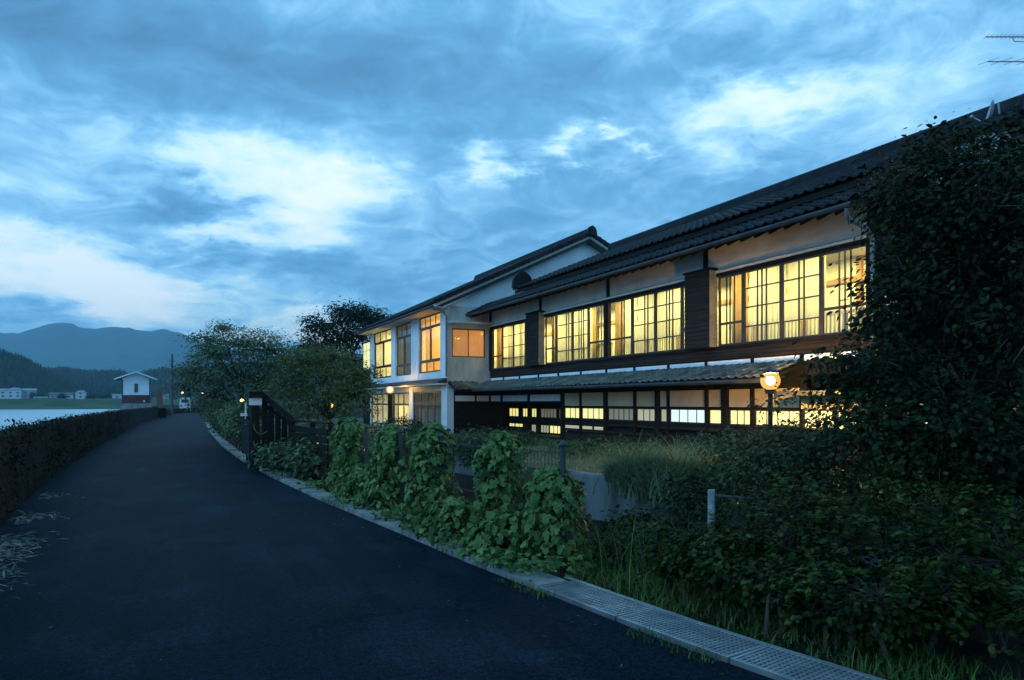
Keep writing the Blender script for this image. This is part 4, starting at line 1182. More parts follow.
for sgn in (1, -1):
    for k in range(nr2):
        u2 = Vector((wu.x * sgn, 0, wu.z))
        p = Vector((WE - .05 if sgn > 0 else WB + .05, VY0, WEZ + .03)) + u2 * (k + .5) * (wl_ / nr2)
        vg.beam(p - u2 * .13 + Vector((0, -.04, .06)), p + u2 * .14 + Vector((0, -.04, .02)), .18, .16)
vg.build('verge_tiles', M_tile, wr)
MB().beam((WE, VY0 + .14, WEZ - .2), (WR, VY0 + .14, WRZ - .2), .05, .14).beam((WB, VY0 + .14, WEZ - .2), (WR, VY0 + .14, WRZ - .2), .05, .14).build('bargeboard', M_pipe, wr)
rg = MB()
for k, (w, z) in enumerate(((.36, .05), (.28, .17))): rg.box(WR - w / 2, WR + w / 2, VY0 - .05, VY1, WRZ + z - .1, WRZ + z + .06)
rg.tube([(WR, VY0 - .08, WRZ + .28), (WR, VY1, WRZ + .28)], .1, 8)
rg.build('ridge', M_tile, wr)
MB().prism([(WR + x * .6, WRZ + .2 + z * .75) for x, z in oni], 'y', VY0 - .2, VY0 - .06).build('ridge_end_tile', M_tile, wr)
MB().tube([(WE - .1, VY0, WEZ - .1), (WE - .1, VY1, WEZ - .08)], .06, 8).build('gutter', M_pipe, wr)
MB().tube([(WE - .06, 27.75, WEZ - .15), (WX - .25, 28.0, 5.45), (WX - .08, 28.05, 5.3), (WX - .08, 28.05, 2.7)], .045, 8).build('downpipe', M_down, wing)
MB().prism([(WX, 5.753), (WR, WRZ - .22), (25, 5.753)], 'y', WY0 + .02, WY0 + .22).build('gable_wall', M_white, wing)
bx('eave_soffit', M_soffit, wing, WE + .02, WX - .023, VY0 + .1, VY1 - .05, 5.60, 5.63)
# lit stair window beyond the far end
bx('far_bay', M_timber, wing, 10.9, 12.5, 41.11, 44.0, .2, 5.4)
sash(wing, 10.87, 41.3, 43.9, [3.6, 4.2, 4.8, 5.35], M_sash, M_frost, fr=.06, panes_v=3)

# ---------------------------------------------------------------- roof aerials
def yagi(label, c, axis, length, n, el, mast_to):
    t = thing('roof_aerial', label, 'antenna', mast_to)
    c = Vector(c); a = Vector(axis).normalized()
    MB().tube([c - a * length / 2, c + a * length / 2], .014, 6).build('boom', M_metal, t)
    s = Vector((-a.y, a.x, 0))
    for k in range(n):
        p = c + a * (length * (k / (n - 1) - .5))
        MB().tube([p - s * el, p + s * el], .006, 5).build('element', M_metal, t)
    return t
t = thing('roof_aerial', 'pair of spiny television aerials on a mast above the near gable', 'antenna', (17.75, 9.3, 8.1))
MB().tube([(17.75, 9.3, 7.5), (17.75, 9.3, 10.15)], .022, 6).build('mast', M_metal, t)
for (z, n, el, x0, tl) in ((10.02, 16, .11, -1.0, 0), (9.45, 6, .36, -.95, .25)):
    a = Vector((.9, -.436, 0)); s = Vector((.436, .9, 0)).normalized(); s = (s + Vector((0, 0, tl))).normalized()
    c = Vector((17.75, 9.3, z))
    bo = MB().tube([c + a * x0, c + a * .55], .013, 6).build('boom', M_metal, t)
    for k in range(n):
        p = c + a * (x0 + .02 + (1.5) * k / (n - 1))
        MB().tube([p - s * el + Vector((0, 0, .012)), p + s * el + Vector((0, 0, .012))], .006, 5).build('element', M_metal, bo)
MB().tube([(17.75, 9.3, 9.9), (17.45, 9.45, 9.92), (17.4, 9.47, 10.01)], .01, 5).build('brace', M_metal, t)
t = thing('satellite_dish', 'small satellite dish beside a white stub on the near roof end', 'satellite dish', (16.28, 9.35, 8.1))
M_dish = material('dish_paint', (.26, .28, .31), (.34, .36, .38), rough=.4)
c = Vector((16.3, 9.33, 8.02)); nrm = Vector((-.62, .74, .25)).normalized(); s1 = nrm.cross(Vector((0, 0, 1))).normalized(); s2 = s1.cross(nrm)
vs = []; fs = []
for j, (r, dpt) in enumerate(((.02, -.06), (.12, -.05), (.22, -.02), (.28, .02))):
    for k in range(16):
        th = 2 * math.pi * k / 16
        vs.append(c + (s1 * math.cos(th) + s2 * math.sin(th)) * r + nrm * dpt)
    if j: fs += [((j - 1) * 16 + k, (j - 1) * 16 + (k + 1) % 16, j * 16 + (k + 1) % 16, j * 16 + k) for k in range(16)]
MB().add(vs, fs).build('reflector', M_dish, t, True)
MB().tube([c + s2 * -.25, c + nrm * .3 - s2 * .12], .012, 5).build('feed_arm', M_metal, t)
MB().sphere(tuple(c + nrm * .32 - s2 * .12), .04, 8, 6).build('feed_horn', M_dish, t)
MB().tube([(16.32, 9.35, 7.6), (16.34, 9.35, 8.1)], .02, 6).build('stand', M_metal, t)
t = thing('roof_stub', 'thin white pipe stub standing right of the satellite dish', 'pipe', (16.5, 9.24, 8.0))
MB().tube([(16.52, 9.22, 7.6), (16.46, 9.24, 8.22)], .022, 8).build('pipe', M_dish, t)

# ---------------------------------------------------------------- lit garden lamps
def garden_lamp(label, x, y, z0, z, col, strength, r):
    t = thing('garden_lamp', label, 'lamp', (x, y, z0), 'garden lamps lit at dusk')
    MB().tube([(x, y, z0), (x, y, z - r * 1.1)], .045, 8).build('post', M_timber, t)
    MB().tube([(x, y, z - r * 1.35), (x, y, z - r * .92)], [r * .5, r * .62], 10).build('collar', M_pipe, t)
    MB().tube([(x, y, z + r * .78), (x, y, z + r * 1.06), (x, y, z + r * 1.4)], [r * .78, r * .74, r * .2], 14).build('added_hood', M_pipe, t)  # cap added to block the lamp's upward light on the plaster
    gm_ = bpy.data.materials.get('frosted_globe')
    if gm_ is None:
        gm_ = bpy.data.materials.new('frosted_globe'); gm_.use_nodes = True
        N = gm_.node_tree.nodes; L = gm_.node_tree.links; N.remove(N['Principled BSDF'])
        tr = N.new('ShaderNodeBsdfTransparent'); em_ = N.new('ShaderNodeEmission'); mx = N.new('ShaderNodeMixShader')
        em_.inputs[0].default_value = (1, .50, .13, 1); em_.inputs[1].default_value = 1.7; mx.inputs[0].default_value = .42
        L.new(tr.outputs[0], mx.inputs[1]); L.new(em_.outputs[0], mx.inputs[2]); L.new(mx.outputs[0], N['Material Output'].inputs[0])
    MB().sphere((x, y, z), r, 20, 14).build('globe', gm_, t, True)
    MB().sphere((x, y, z), r * .42, 12, 10).build('bulb', material('bulb_core_%d' % int(strength), (.9, .85, .7), emit=(col, strength)), t, True)
    return t
garden_lamp('bright globe lamp glowing in front of the pent roof', 10.6, 10.18, .28, 2.03, (1, .55, .15), 3200, .19)
garden_lamp('globe lamp on a dark post in front of the white wing', 9.5, 33.1, .28, 2.22, (1, .60, .18), 420, .19)
def low_light(label, x, y, z, r, strength, col=(1, .55, .15)):
    t = thing('path_light', label, 'lamp', (x, y, 0), 'low lights among the plants')
    MB().tube([(x, y, 0), (x, y, z - r * .8)], .02, 6).build('stake', M_timber, t)
    MB().sphere((x, y, z), r, 10, 8).build('bulb', material('bulb_glow_%d' % int(strength), (.9, .8, .6), emit=(col, strength)), t, True)
low_light('tiny orange light glinting between two vine clumps', 3.45, 13.9, .68, .035, 14)
low_light('small amber light under the dark timber fence', 3.0, 16.4, .62, .05, 6)
low_light('amber light among the leaves behind the timber gate', 2.24, 26.6, 1.66, .07, 4, (1, .66, .1))
low_light('amber light half hidden in the maple foliage', 5.1, 25.4, 1.5, .10, 2.2, (1, .45, .08))

n = 420
P = np.stack([-1.6 + 4.6 * rng.random(n) ** 1.0, 2.5 + 12 * rng.random(n) ** 1.4, .006 + .006 * rng.random(n)], 1)
edge = np.minimum(np.abs(P[:, 0] - np.array([interp(ROAD_L, v) for v in P[:, 1]])), np.abs(np.array([interp(ROAD_R, v) for v in P[:, 1]]) - P[:, 0]))
P = P[rng.random(n) < np.exp(-edge * 1.6) * 1.1]; n = len(P)
o = leaf_mesh('fallen_leaves', P, np.array([0, 0, 1.]) + rng.normal(size=(n, 3)) * .25, rng.normal(size=(n, 3)) * np.array([1, 1, .1]), .015 + .03 * rng.random(n), LEAF_SLIM, M_drygrass, None, 'stuff')
o['label'] = 'scattered small dead leaves on the asphalt edges'

# ---------------------------------------------------------------- kerbs, slabs and gratings
gut = thing('roadside_gutter', 'concrete drain slabs edging the right side of the road', 'kerb', (2.2, 14, 0))
def right(y): return interp(ROAD_R, y)
y = 5.35
while y < 60:
    L_ = random.uniform(.9, 1.05) if y < 24 else 2.0
    if not (18.9 < y < 20.0):
        jx = random.uniform(-.02, .025); x0 = right(y) + jx; x1 = right(y + L_ - .03) + jx + random.uniform(-.012, .012)
        w = random.uniform(.29, .34); dz = random.uniform(-.012, .016)
        m = MB()
        a = [(x0 + .03, y), (x0 + .03 + w, y), (x1 + .03 + w, y + L_ - .03), (x1 + .03, y + L_ - .03)]
        m.add([(p[0], p[1], -.04) for p in a] + [(p[0] + (.008 if i in (0, 3) else -.008), p[1] + (.008 if i < 2 else -.008), (.028 + dz)) for i, p in enumerate(a)],
              [(4, 5, 6, 7), (0, 1, 5, 4), (1, 2, 6, 5), (2, 3, 7, 6), (3, 0, 4, 7)])
        m.build('cover_slab', M_concrete, gut)
    y += L_
GR = 'steel gratings over the roadside drain'
def grating(label, y0, y1):
    t = thing('drain_grating', label, 'grating', (right((y0 + y1) / 2) + .2, (y0 + y1) / 2, 0), GR)
    a = Vector((right(y0) + .03, y0, .004)); b = Vector((right(y1) + .03, y1, .004)); d = (b - a).normalized(); s = Vector((d.y, -d.x, 0))
    W = .39; L_ = (b - a).length
    fr = MB()
    for o in (0, W): fr.beam(a + s * o, b + s * o, .022, .045)
    for o in (.011, L_ - .011): fr.beam(a + d * o + s * .011, a + d * o + s * (W - .011), .02, .044)
    fr.build('rim', M_metal, t)
    g = MB(); k = .06
    while k < L_ - .03:
        g.beam(a + d * k + s * .011, a + d * k + s * (W - .011), .011, .035); k += .036
    g.build('cross_bars', M_metal, t)
    g = MB()
    for k in range(1, 9): g.beam(a + s * (W * k / 9) + d * .02, a + s * (W * k / 9) + d * (L_ - .02), .009, .030)
    g.build('long_bars', M_metal, t)
ye = [1.0, 2.0, 3.0, 4.0, 5.0]
names = ['steel drain grating nearest the bottom of the picture', 'second steel drain grating from the bottom edge', 'third steel drain grating from the bottom edge', 'last steel drain grating, farthest along beside the weeds']
for (a, b), nm in zip(zip(ye, ye[1:]), names): grating(nm, a + .01 + .3, b - .01 + .3)
structure(strip(lambda y: right(y) + .01, lambda y: right(y) + .42, lambda y: -.035, [1 + .5 * i for i in range(10)]).build('drain_channel', material('drain_dark', (.02, .02, .02), (.04, .04, .04), scale=4)))
structure(strip(lambda y: right(y) + .41, lambda y: right(y) + .47, lambda y: .02, [1 + .5 * i for i in range(10)]).build('drain_edge', M_concrete))
# retaining wall of the garden
rw = MB(); vs = []; fs = []
for i, (x, y) in enumerate(RW):
    vs += [(x - .03, y, -.6), (x, y, .30), (x + .02, y, .34), (x + .19, y, .34), (x + .2, y, -.6)]
    if i: fs += [(5 * i - 5 + k, 5 * i + k, 5 * i + k + 1, 5 * i - 4 + k) for k in range(4)]
fs.append((0, 1, 2, 3, 4))
o = rw.add(vs, fs).build('retaining_wall', M_retain)
tag(o, 'streaked grey concrete retaining wall below the inn garden', 'wall')
rw = MB(); vs = []; fs = []
for i, (x, y) in enumerate([(6.2, 14), (5.0, 22), (4.3, 36)]):
    vs += [(x - .03, y, -.1), (x, y, .32), (x + .16, y, .32), (x + .2, y, -.1)]
    if i: fs += [(4 * i - 4 + k, 4 * i + k, 4 * i + k + 1, 4 * i - 3 + k) for k in range(3)]
fs.append((0, 1, 2, 3))
o = rw.add(vs, fs).build('retaining_wall', M_retain)
tag(o, 'low garden wall glimpsed behind the vine-covered wire fence', 'wall')

# ---------------------------------------------------------------- wire fence with vines
FL = [(3.46, 5.98), (3.16, 7.0), (3.0, 8.2), (2.97, 9.8), (2.92, 11.6), (2.86, 13.2)]
wf = thing('wire_fence', 'dark wire mesh fence with posts carrying the vines', 'fence', (3.1, 9, 0))
M_wire = material('wire_coating', (.02, .025, .025), (.04, .045, .045), rough=.5, scale=5)
for i, (x, y) in enumerate(FL):
    p = MB().tube([(x, y, -.3), (x, y, 1.17)], .028, 8).build('post', M_wire, wf)
    MB().sphere((x, y, 1.185), .04, 8, 6).build('post_cap', M_wire, p)
for (x0, y0), (x1, y1) in zip(FL, FL[1:]):
    a = Vector((x0, y0, 0)); b = Vector((x1, y1, 0)); L_ = (b - a).length
    m = MB()
    n = int(L_ / .05)
    for k in range(1, n):
        p = a.lerp(b, k / n)
        m.beam(p + Vector((0, 0, .06)), p + Vector((0, 0, 1.12)), .004, .004, (1, 0, 0))
    for z in (.08, .32, .58, .84, 1.10):
        m.beam(a + Vector((0, 0, z)), b + Vector((0, 0, z)), .007, .007)
    m.build('wire_panel', M_wire, wf)

leaf_me = {}
def single_leaf_mesh():
    if not leaf_me:
        for q in range(4):
            tv, tf = LEAF_LOBED
            v = tv.copy(); v[:, 2] *= (.6 + .5 * q); v[:, 0] *= (.9 + .08 * q)
            me = bpy.data.meshes.new('leaf'); me.from_pydata([tuple(p) for p in v], [], [tuple(f) for f in tf]); me.update()
            me.materials.append(M_leaf_vine)
            leaf_me[q] = me
    return leaf_me[random.randrange(4)]
def vine(label, c, half, height, n, big, leaf, skirt=1.0):
    """a mound of overlapping lobed leaves hung on the fence; c = foot on the fence, half = half width along the road"""
    root = thing('vine', label, 'vine', (c[0], c[1], 0), 'vines climbing the wire fence')
    th = rng.random(n) * 2 * math.pi
    u = rng.random(n)
    z = height * (1 - (1 - u) ** 1.25)
    k = np.clip((height - z) / height, 0, 1)
    prof = np.minimum(1, np.sqrt(np.clip(k * 5.5, 0, 1)) * .8 + .18 * k) * (1 + .35 * skirt * np.clip(.35 - z, 0, 1))
    lump = 1 + .13 * np.sin(3 * th + 5 * z + c[1]) + .09 * np.sin(7 * th - 9 * z)
    wob = .62 + .42 * np.sqrt(rng.random(n)) + .16 * (rng.random(n) < .06)
    rx = (.30 + .12 * skirt * np.clip(.5 - z, 0, 1) / .5) * prof * lump * wob; ry = half * prof * lump * wob
    P = np.stack([c[0] + rx * np.cos(th), c[1] + ry * np.sin(th), z + .03], 1)
    out = np.stack([np.cos(th) / .3, np.sin(th) / half, np.clip((z / height - .75) * 10, 0, 4)], 1)
    out /= np.linalg.norm(out, axis=1, keepdims=True)
    nor = out + np.array([0, 0, .55]) + rng.normal(size=(n, 3)) * .55
    tip = np.array([0, 0, -1.]) + out * .5 + rng.normal(size=(n, 3)) * .3
    size = leaf * (.42 + .66 * rng.random(n))
    # the largest leaves on the side towards the road are single parts
    vis = np.where((-out[:, 0] * .44 - out[:, 1] * .9 + .25 * out[:, 2]) > .25)[0]
    pick = vis[np.argsort(-size[vis])[:big]]
    rest = np.ones(n, bool); rest[pick] = False
    leaf_mesh('foliage', P[rest], nor[rest], tip[rest], size[rest], LEAF_LOBED, M_leaf_vine, root, 'stuff')
    s, t_, n_ = frames(nor[pick], tip[pick])
    for i, q in enumerate(pick):
        o = bpy.data.objects.new('leaf', single_leaf_mesh()); COL.objects.link(o)
        m = Matrix(((s[i][0], t_[i][0], n_[i][0]), (s[i][1], t_[i][1], n_[i][1]), (s[i][2], t_[i][2], n_[i][2]))).to_4x4()
        o.parent = root
        o.matrix_basis = Matrix.Translation(Vector(P[q] + out[q] * .015) - root.location) @ m @ Matrix.Scale(size[q] * 1.05, 4)
    st = MB()
    for k in range(7):
        a = random.uniform(0, 6.28); r = random.uniform(.02, .14)
        p0 = Vector((c[0] + random.uniform(-.08, .08), c[1] + random.uniform(-half, half) * .5, -.02))
        p2 = Vector((c[0] + r * math.cos(a), c[1] + half * .6 * math.sin(a), height * random.uniform(.7, .98)))
        st.tube([p0, (p0 + p2) / 2 + Vector((random.uniform(-.06, .06), random.uniform(-.1, .1), 0)), p2], [.012, .009, .005], 5)
    st.build('stems', M_bark, root)
vine('broad-leaved vine mound at the near end of the wire fence', (3.42, 6.12), .30, .93, 900, 90, .098)
vine('tall vine column with open fence on both sides', (3.22, 6.88), .24, 1.25, 1000, 90, .092)
vine('low sprawl of vine between the two nearest vine columns', (3.2, 6.6), .36, .42, 520, 40, .115)
vine('wide vine column third from the near end of the fence', (2.98, 8.45), .36, 1.30, 1300, 60, .10)
vine('low vine growth along the fence foot in the middle', (2.98, 7.7), .5, .46, 800, 0, .095)
vine('vine column fourth from the near end of the fence', (2.95, 10.2), .46, 1.24, 1400, 0, .10)
vine('low vine growth below the farther vine columns', (2.86, 11.3), 1.1, .55, 1400, 0, .095)
vine('rounded vine mound at the far end of the fence', (2.88, 12.7), .75, 1.30, 2200, 0, .10)
# vine runners on the kerb
n = 1000
cy = rng.choice([5.75, 6.2, 6.9, 7.9, 9.2, 10.5, 13.4, 18.5], n, p=[.10, .22, .16, .14, .12, .12, .08, .06])
P = np.stack([np.zeros(n), cy + rng.normal(size=n) * .22, .05 + .10 * rng.random(n)], 1)
P[:, 0] = np.array([right(v) for v in P[:, 1]]) + .12 + np.abs(rng.normal(size=n)) * .25 + rng.normal(size=n) * .08
o = leaf_mesh('vine_runners', P, np.array([0, -.3, 1.]) + rng.normal(size=(n, 3)) * .35, rng.normal(size=(n, 3)) + np.array([-.6, -.4, 0]), .035 + .05 * rng.random(n), LEAF_LOBED, M_leaf_vine, None, 'stuff')
o['label'] = 'straggling vine leaves creeping over the kerb slabs'

# ---------------------------------------------------------------- timber gate and fence beyond the vines
tg = thing('timber_gate', 'dark timber gate post with white notice and sloping brace beside the road', 'gate', (1.85, 17.6, 0))
bx('gate_post', M_timber, tg, 1.68, 1.86, 17.5, 17.68, -.05, 1.52)
bx('gate_post', M_timber, tg, 1.98, 2.14, 17.45, 17.6, -.05, 1.35)
bx('notice_board', material('notice_paint', (.62, .66, .72), (.72, .75, .8), rough=.5, scale=4), tg, 1.62, 1.90, 17.40, 17.44, 1.54, 1.705)
MB().prism([(1.60, 1.715), (1.94, 1.715), (1.92, 1.86), (1.62, 1.86)], 'y', 17.3, 17.62).build('board_hood', M_timber, tg)
MB().beam((1.92, 17.5, 1.80), (2.62, 17.1, 1.14), .12, .14).build('sloping_brace', M_timber, tg)
MB().beam((1.98, 17.62, 1.55), (2.62, 17.22, 1.02), .08, .08).build('sloping_brace', M_timber, tg)
for k in range(5):
    x = 1.92 + .14 * k
    MB().box(x, x + .12, 17.55 - .55 * (x - 1.85), 17.58 - .55 * (x - 1.85), .05, 1.74 - .93 * (x + .06 - 1.9)).build('board', M_timber, tg)
t = thing('rope_loops', 'pale rope hanging in two loops on the gate post', 'rope', (1.8, 17.4, .4))
for k, z in enumerate((.98, .58)):
    MB().tube([(1.72, 17.42, z + .12), (1.74, 17.40, z - .02), (1.82, 17.38, z - .12), (1.92, 17.36, z - .12), (2.02, 17.36, z - .05)], .014, 6).build('loop', M_drygrass, t)
tf = thing('timber_fence', 'dark horizontal board fence between the gate and the vines', 'fence', (2.7, 15.8, 0))
A = [(2.55, 17.1), (2.75, 15.6), (2.86, 14.2)]
for (x, y) in A: bx('post', M_timber, tf, x - .05, x + .05, y - .05, y + .05, -.05, 1.16)
for (x0, y0), (x1, y1) in zip(A, A[1:]):
    for k in range(5):
        MB().beam((x0 - .06, y0, .36 + .16 * k), (x1 - .06, y1, .36 + .16 * k), .025, .13).build('board', M_timber, tf)
    MB().beam((x0, y0, 1.18), (x1, y1, 1.18), .12, .04).build('top_rail', M_timber, tf)
tf = thing('timber_fence', 'short dark board fence on the far side of the gate', 'fence', (1.75, 20, 0))
A = [(1.75, 18.0), (1.85, 20.2), (1.98, 23)]
for (x, y) in A: bx('post', M_timber, tf, x - .05, x + .05, y - .05, y + .05, -.05, 1.22)
for (x0, y0), (x1, y1) in zip(A, A[1:]):
    for k in range(6):
        MB().beam((x0 - .06, y0, .26 + .165 * k), (x1 - .06, y1, .26 + .165 * k), .025, .135).build('board', M_timber, tf)
t = thing('sign_stake', 'thin white stake sign left of the gate', 'sign', (1.85, 21, 0))
MB().box(1.84, 1.88, 20.96, 21.0, 0, 1.6).build('stake', M_hutwhite, t)
bx('plate', M_hutwhite, t, 1.72, 1.90, 20.93, 20.957, 1.22, 1.3)

# ---------------------------------------------------------------- shrubs, grasses and trees
def plant(name, label, base, blobs, mat, cat='shrub', **k):
    return blob_tree(name, label, cat, base, blobs, mat, **k)
# feathery mound in the garden
root = thing('pampas_clump', 'feathery pale-green grass mound on the garden edge', 'ornamental grass', (6.9, 9.2, .3))
n = 5200
th = rng.random(n) * 6.28; r = np.sqrt(rng.random(n))
lobes = np.array([(6.95, 9.5, .55), (7.35, 8.7, .6), (7.7, 8.0, .5), (7.7, 9.4, .7)])
w = rng.integers(0, 4, n)
P = np.stack([lobes[w, 0] + lobes[w, 2] * r * np.cos(th), lobes[w, 1] + lobes[w, 2] * r * np.sin(th), np.full(n, .28)], 1)
blades('blades', P, (.30 + .75 * rng.random(n) ** 1.3) * (1.25 - .55 * r), .007 + .007 * rng.random(n), .45 + 1.1 * rng.random(n), M_pampas, root, 5)
# tall grass tufts in front of the retaining wall
root = thing('grass_tuft', 'long drooping grass hanging before the retaining wall', 'grass tuft', (6.6, 8.6, 0))
n = 900
P = np.stack([6.85 + .25 * rng.normal(size=n), 8.6 + .5 * rng.normal(size=n), np.full(n, .1)], 1)
blades('blades', P, .4 + .5 * rng.random(n), .008 + .006 * rng.random(n), .4 + 1.0 * rng.random(n), M_pampas, root, 5)
# shrubs on the garden edge, right
SH = 'leafy shrubs along the garden edge'
bd = [((7.05, 6.9), .62, 1.30, 'leafy shrub below the white lit ground floor window'), ((7.35, 6.3), .66, 1.42, 'leafy shrub under the bright globe lamp'),
      ((7.75, 5.8), .66, 1.36, 'leafy shrub right of the globe lamp against the annex'), ((8.1, 5.0), .8, 1.5, 'dense shrub at the dark foot of the big tree')]
for (x, y), r, h, lab in bd:
    blobs = [((x, y, .3 + (h - .3) * .5), (r, r, (h - .3) * .5), 1.0), ((x + .3, y - .2, .3 + (h - .3) * .6), (r * .6, r * .6, (h - .3) * .42), .5), ((x - .35, y + .25, .3 + (h - .3) * .5), (r * .55, r * .55, (h - .3) * .45), .5)]
    plant('garden_shrub', lab, (x, y, .25), blobs, M_leaf_hedge, trunk_r=.035, fork_z=.5, clumps_per=70, leaves_per=26, r_clump=.11, leaf=.055, shape=LEAF_OVAL, group=SH, stems=3)
# sprays poking up in front of the pent roof
for (x, y, z, lab) in ((8.0, 7.6, 1.95, 'tall thin sprays of leaves left of the globe lamp'), (8.5, 7.0, 1.8, 'thin leafy sprays just right of the globe lamp')):
    plant('young_shrub', lab, (x, y, .28), [((x, y, z - .3), (.3, .3, .32), .5), ((x + .35, y - .3, z - .42), (.28, .28, .3), .4)], M_leaf_hedge, trunk_r=.02, fork_z=.7, clumps_per=26, leaves_per=12, r_clump=.09, leaf=.06, shape=LEAF_OVAL, stems=2, limb_frac=.9)
# dark weeds in the hollow in front of the wall
WD = 'dark bushes in the hollow behind the grating'
for (x, y, r, h, lab) in ((4.75, 6.7, .45, .36, 'dark low bush beside the near vine mound'), (5.45, 6.5, .34, .86, 'dark upright bush standing before the retaining wall'), (5.15, 5.65, .5, .40, 'dark bush left of the white fence post'), (4.3, 5.9, .45, .40, 'low dark weeds just behind the last grating')):
    plant('dark_bush', lab, (x, y, -.44), [((x, y, h * .5 - .2), (r, r, h * .5 + .1), 1), ((x + .2, y + .2, h * .62 - .1), (r * .6, r * .6, h * .4), .4)], M_leaf_dark, trunk_r=.025, fork_z=.15, clumps_per=60, leaves_per=24, r_clump=.1, leaf=.06, shape=LEAF_OVAL, group=WD, stems=3)
# azaleas in the foreground right
AZ = 'azalea bushes in the right foreground'
az = [((4.0, 4.5), .34, .56, 'azalea bush around the foot of the white fence post'), ((4.62, 4.15), .52, .86, 'azalea bush between fence post and the big tree trunk'), ((4.75, 3.45), .55, .84, 'azalea bush in front of the big tree'),
      ((4.95, 2.7), .55, .92, 'azalea bush at the right edge of the picture'), ((4.7, 2.0), .5, .7, 'low azalea bush cut by the bottom right corner'), ((4.05, 3.85), .34, .44, 'low azalea sprout close to the grass verge'), ((4.15, 3.05), .40, .52, 'low azalea bush near the bottom right corner'), ((5.3, 4.5), .6, .98, 'taller azalea bush behind the others below the tree'), ((5.5, 3.5), .7, 1.1, 'tall azalea bush under the big tree at the right')]
for (x, y), r, h, lab in az:
    blobs = [((x, y, h * .6), (r, r, h * .40), 1.0), ((x + .22, y - .22, h * .66), (r * .6, r * .6, h * .34), .5), ((x - .22, y + .25, h * .6), (r * .6, r * .6, h * .38), .5)]
    plant('azalea_bush', lab, (x, y, -.25), blobs, M_leaf_bush, trunk_r=.022, fork_z=.22, clumps_per=95, leaves_per=15, r_clump=.055, leaf=.05, shape=LEAF_OVAL, group=AZ, stems=5, limb_frac=.6, shell=.6, droop=-.4, up=1.4, flat=.5)
# big broadleaf tree on the right
blobs = [((6.50, 4.52, 3.66), (.36, .36, .30), .6), ((7.00, 4.38, 3.92), (0.46, 0.46, 0.40), 0.80),
         ((7.49, 4.14, 3.92), (0.50, 0.50, 0.45), 1.00),
         ((7.99, 3.90, 4.00), (0.70, 0.70, 0.55), 1.10),
         ((6.64, 4.33, 3.23), (0.45, 0.45, 0.42), 0.90),
         ((6.69, 3.87, 3.31), (0.60, 0.60, 0.50), 1.10),
         ((6.81, 3.36, 3.16), (0.80, 0.80, 0.70), 1.30),
         ((6.22, 4.32, 2.57), (0.42, 0.42, 0.42), 0.90),
         ((6.42, 3.89, 2.48), (0.60, 0.60, 0.50), 1.10),
         ((6.69, 3.42, 2.31), (0.80, 0.80, 0.70), 1.30),
         ((5.76, 4.32, 1.92), (0.42, 0.42, 0.30), 0.80),
         ((5.72, 4.11, 1.40), (0.50, 0.50, 0.40), 0.90),
         ((6.04, 3.74, 1.41), (0.60, 0.60, 0.50), 1.10),
         ((6.39, 3.34, 1.29), (0.70, 0.70, 0.60), 1.20),
         ((6.35, 3.47, 0.86), (0.70, 0.70, 0.50), 1.00)]
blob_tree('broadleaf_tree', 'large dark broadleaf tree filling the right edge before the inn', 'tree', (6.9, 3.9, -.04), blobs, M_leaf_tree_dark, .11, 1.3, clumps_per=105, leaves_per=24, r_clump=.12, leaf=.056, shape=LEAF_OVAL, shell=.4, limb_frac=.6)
# trees beyond the gate
TA = [((.75, 31, 2.75), (.9, 1.0, .5), .8), ((1.5, 30.5, 3.5), (1.1, 1.1, .7), 1.1), ((2.4, 30, 3.9), (1.2, 1.2, .7), 1.2), ((3.4, 29.5, 3.7), (1.1, 1.2, .8), 1.1), ((2.4, 30, 2.6), (1.5, 1.4, .9), 1.4),
      ((1.5, 30.3, 1.9), (1.0, 1.0, .8), 1), ((1.75, 30.3, 4.55), (.4, .4, .35), .3), ((3.4, 29.5, 2.3), (1.2, 1.2, .9), 1.2), ((.5, 31, 2.1), (.5, .6, .3), .3), ((1.2, 30.4, 4.15), (.5, .5, .3), .3)]
blob_tree('cherry_tree', 'spreading green tree overhanging the road end', 'tree', (2.7, 30, 0), TA, M_leaf_tree, .10, 1.2, clumps_per=84, leaves_per=24, r_clump=.21, leaf=.115, shape=LEAF_SLIM, shell=.35, flat=.35, limb_frac=.7)
TB = [((4.0, 24.2, 3.0), (.8, .8, .5), .9), ((4.9, 23.8, 3.1), (.9, .9, .5), 1), ((4.7, 23.6, 2.3), (1.0, 1.0, .6), 1.2), ((5.5, 23.3, 1.8), (.9, .9, .7), 1.1), ((4.2, 23.9, 1.5), (1.0, 1.0, .7), 1.1), ((5.6, 23.4, 2.5), (.7, .7, .4), .7), ((3.6, 24.5, 2.2), (.7, .7, .5), .8)]
blob_tree('maple_tree', 'layered yellowish maple beside the white wing', 'tree', (4.8, 24, .2), TB, M_leaf_maple, .1, 1.0, clumps_per=60, leaves_per=22, r_clump=.17, leaf=.11, shape=LEAF_SLIM, shell=.4, flat=.35, limb_frac=.5)
TD = [((4.4, 30.9, 3.5), (1.1, 1.1, .7), 1.1), ((4.2, 30.5, 2.5), (1.2, 1.1, .9), 1.2), ((5.6, 31, 3.3), (1.3, 1.2, .8), 1.2), ((6.6, 30, 2.8), (1.2, 1.2, .9), 1.2), ((5.0, 30.5, 2.2), (1.3, 1.2, 1.0), 1.2), ((6.9, 29.6, 1.9), (1.0, 1.0, .9), 1)]
blob_tree('garden_tree', 'grey-green rounded tree between the maple and the wing', 'tree', (5.9, 30.5, .25), TD, M_leaf_tree, .12, 1.0, clumps_per=50, leaves_per=24, r_clump=.22, leaf=.13, shape=LEAF_SLIM, shell=.45, limb_frac=.4)
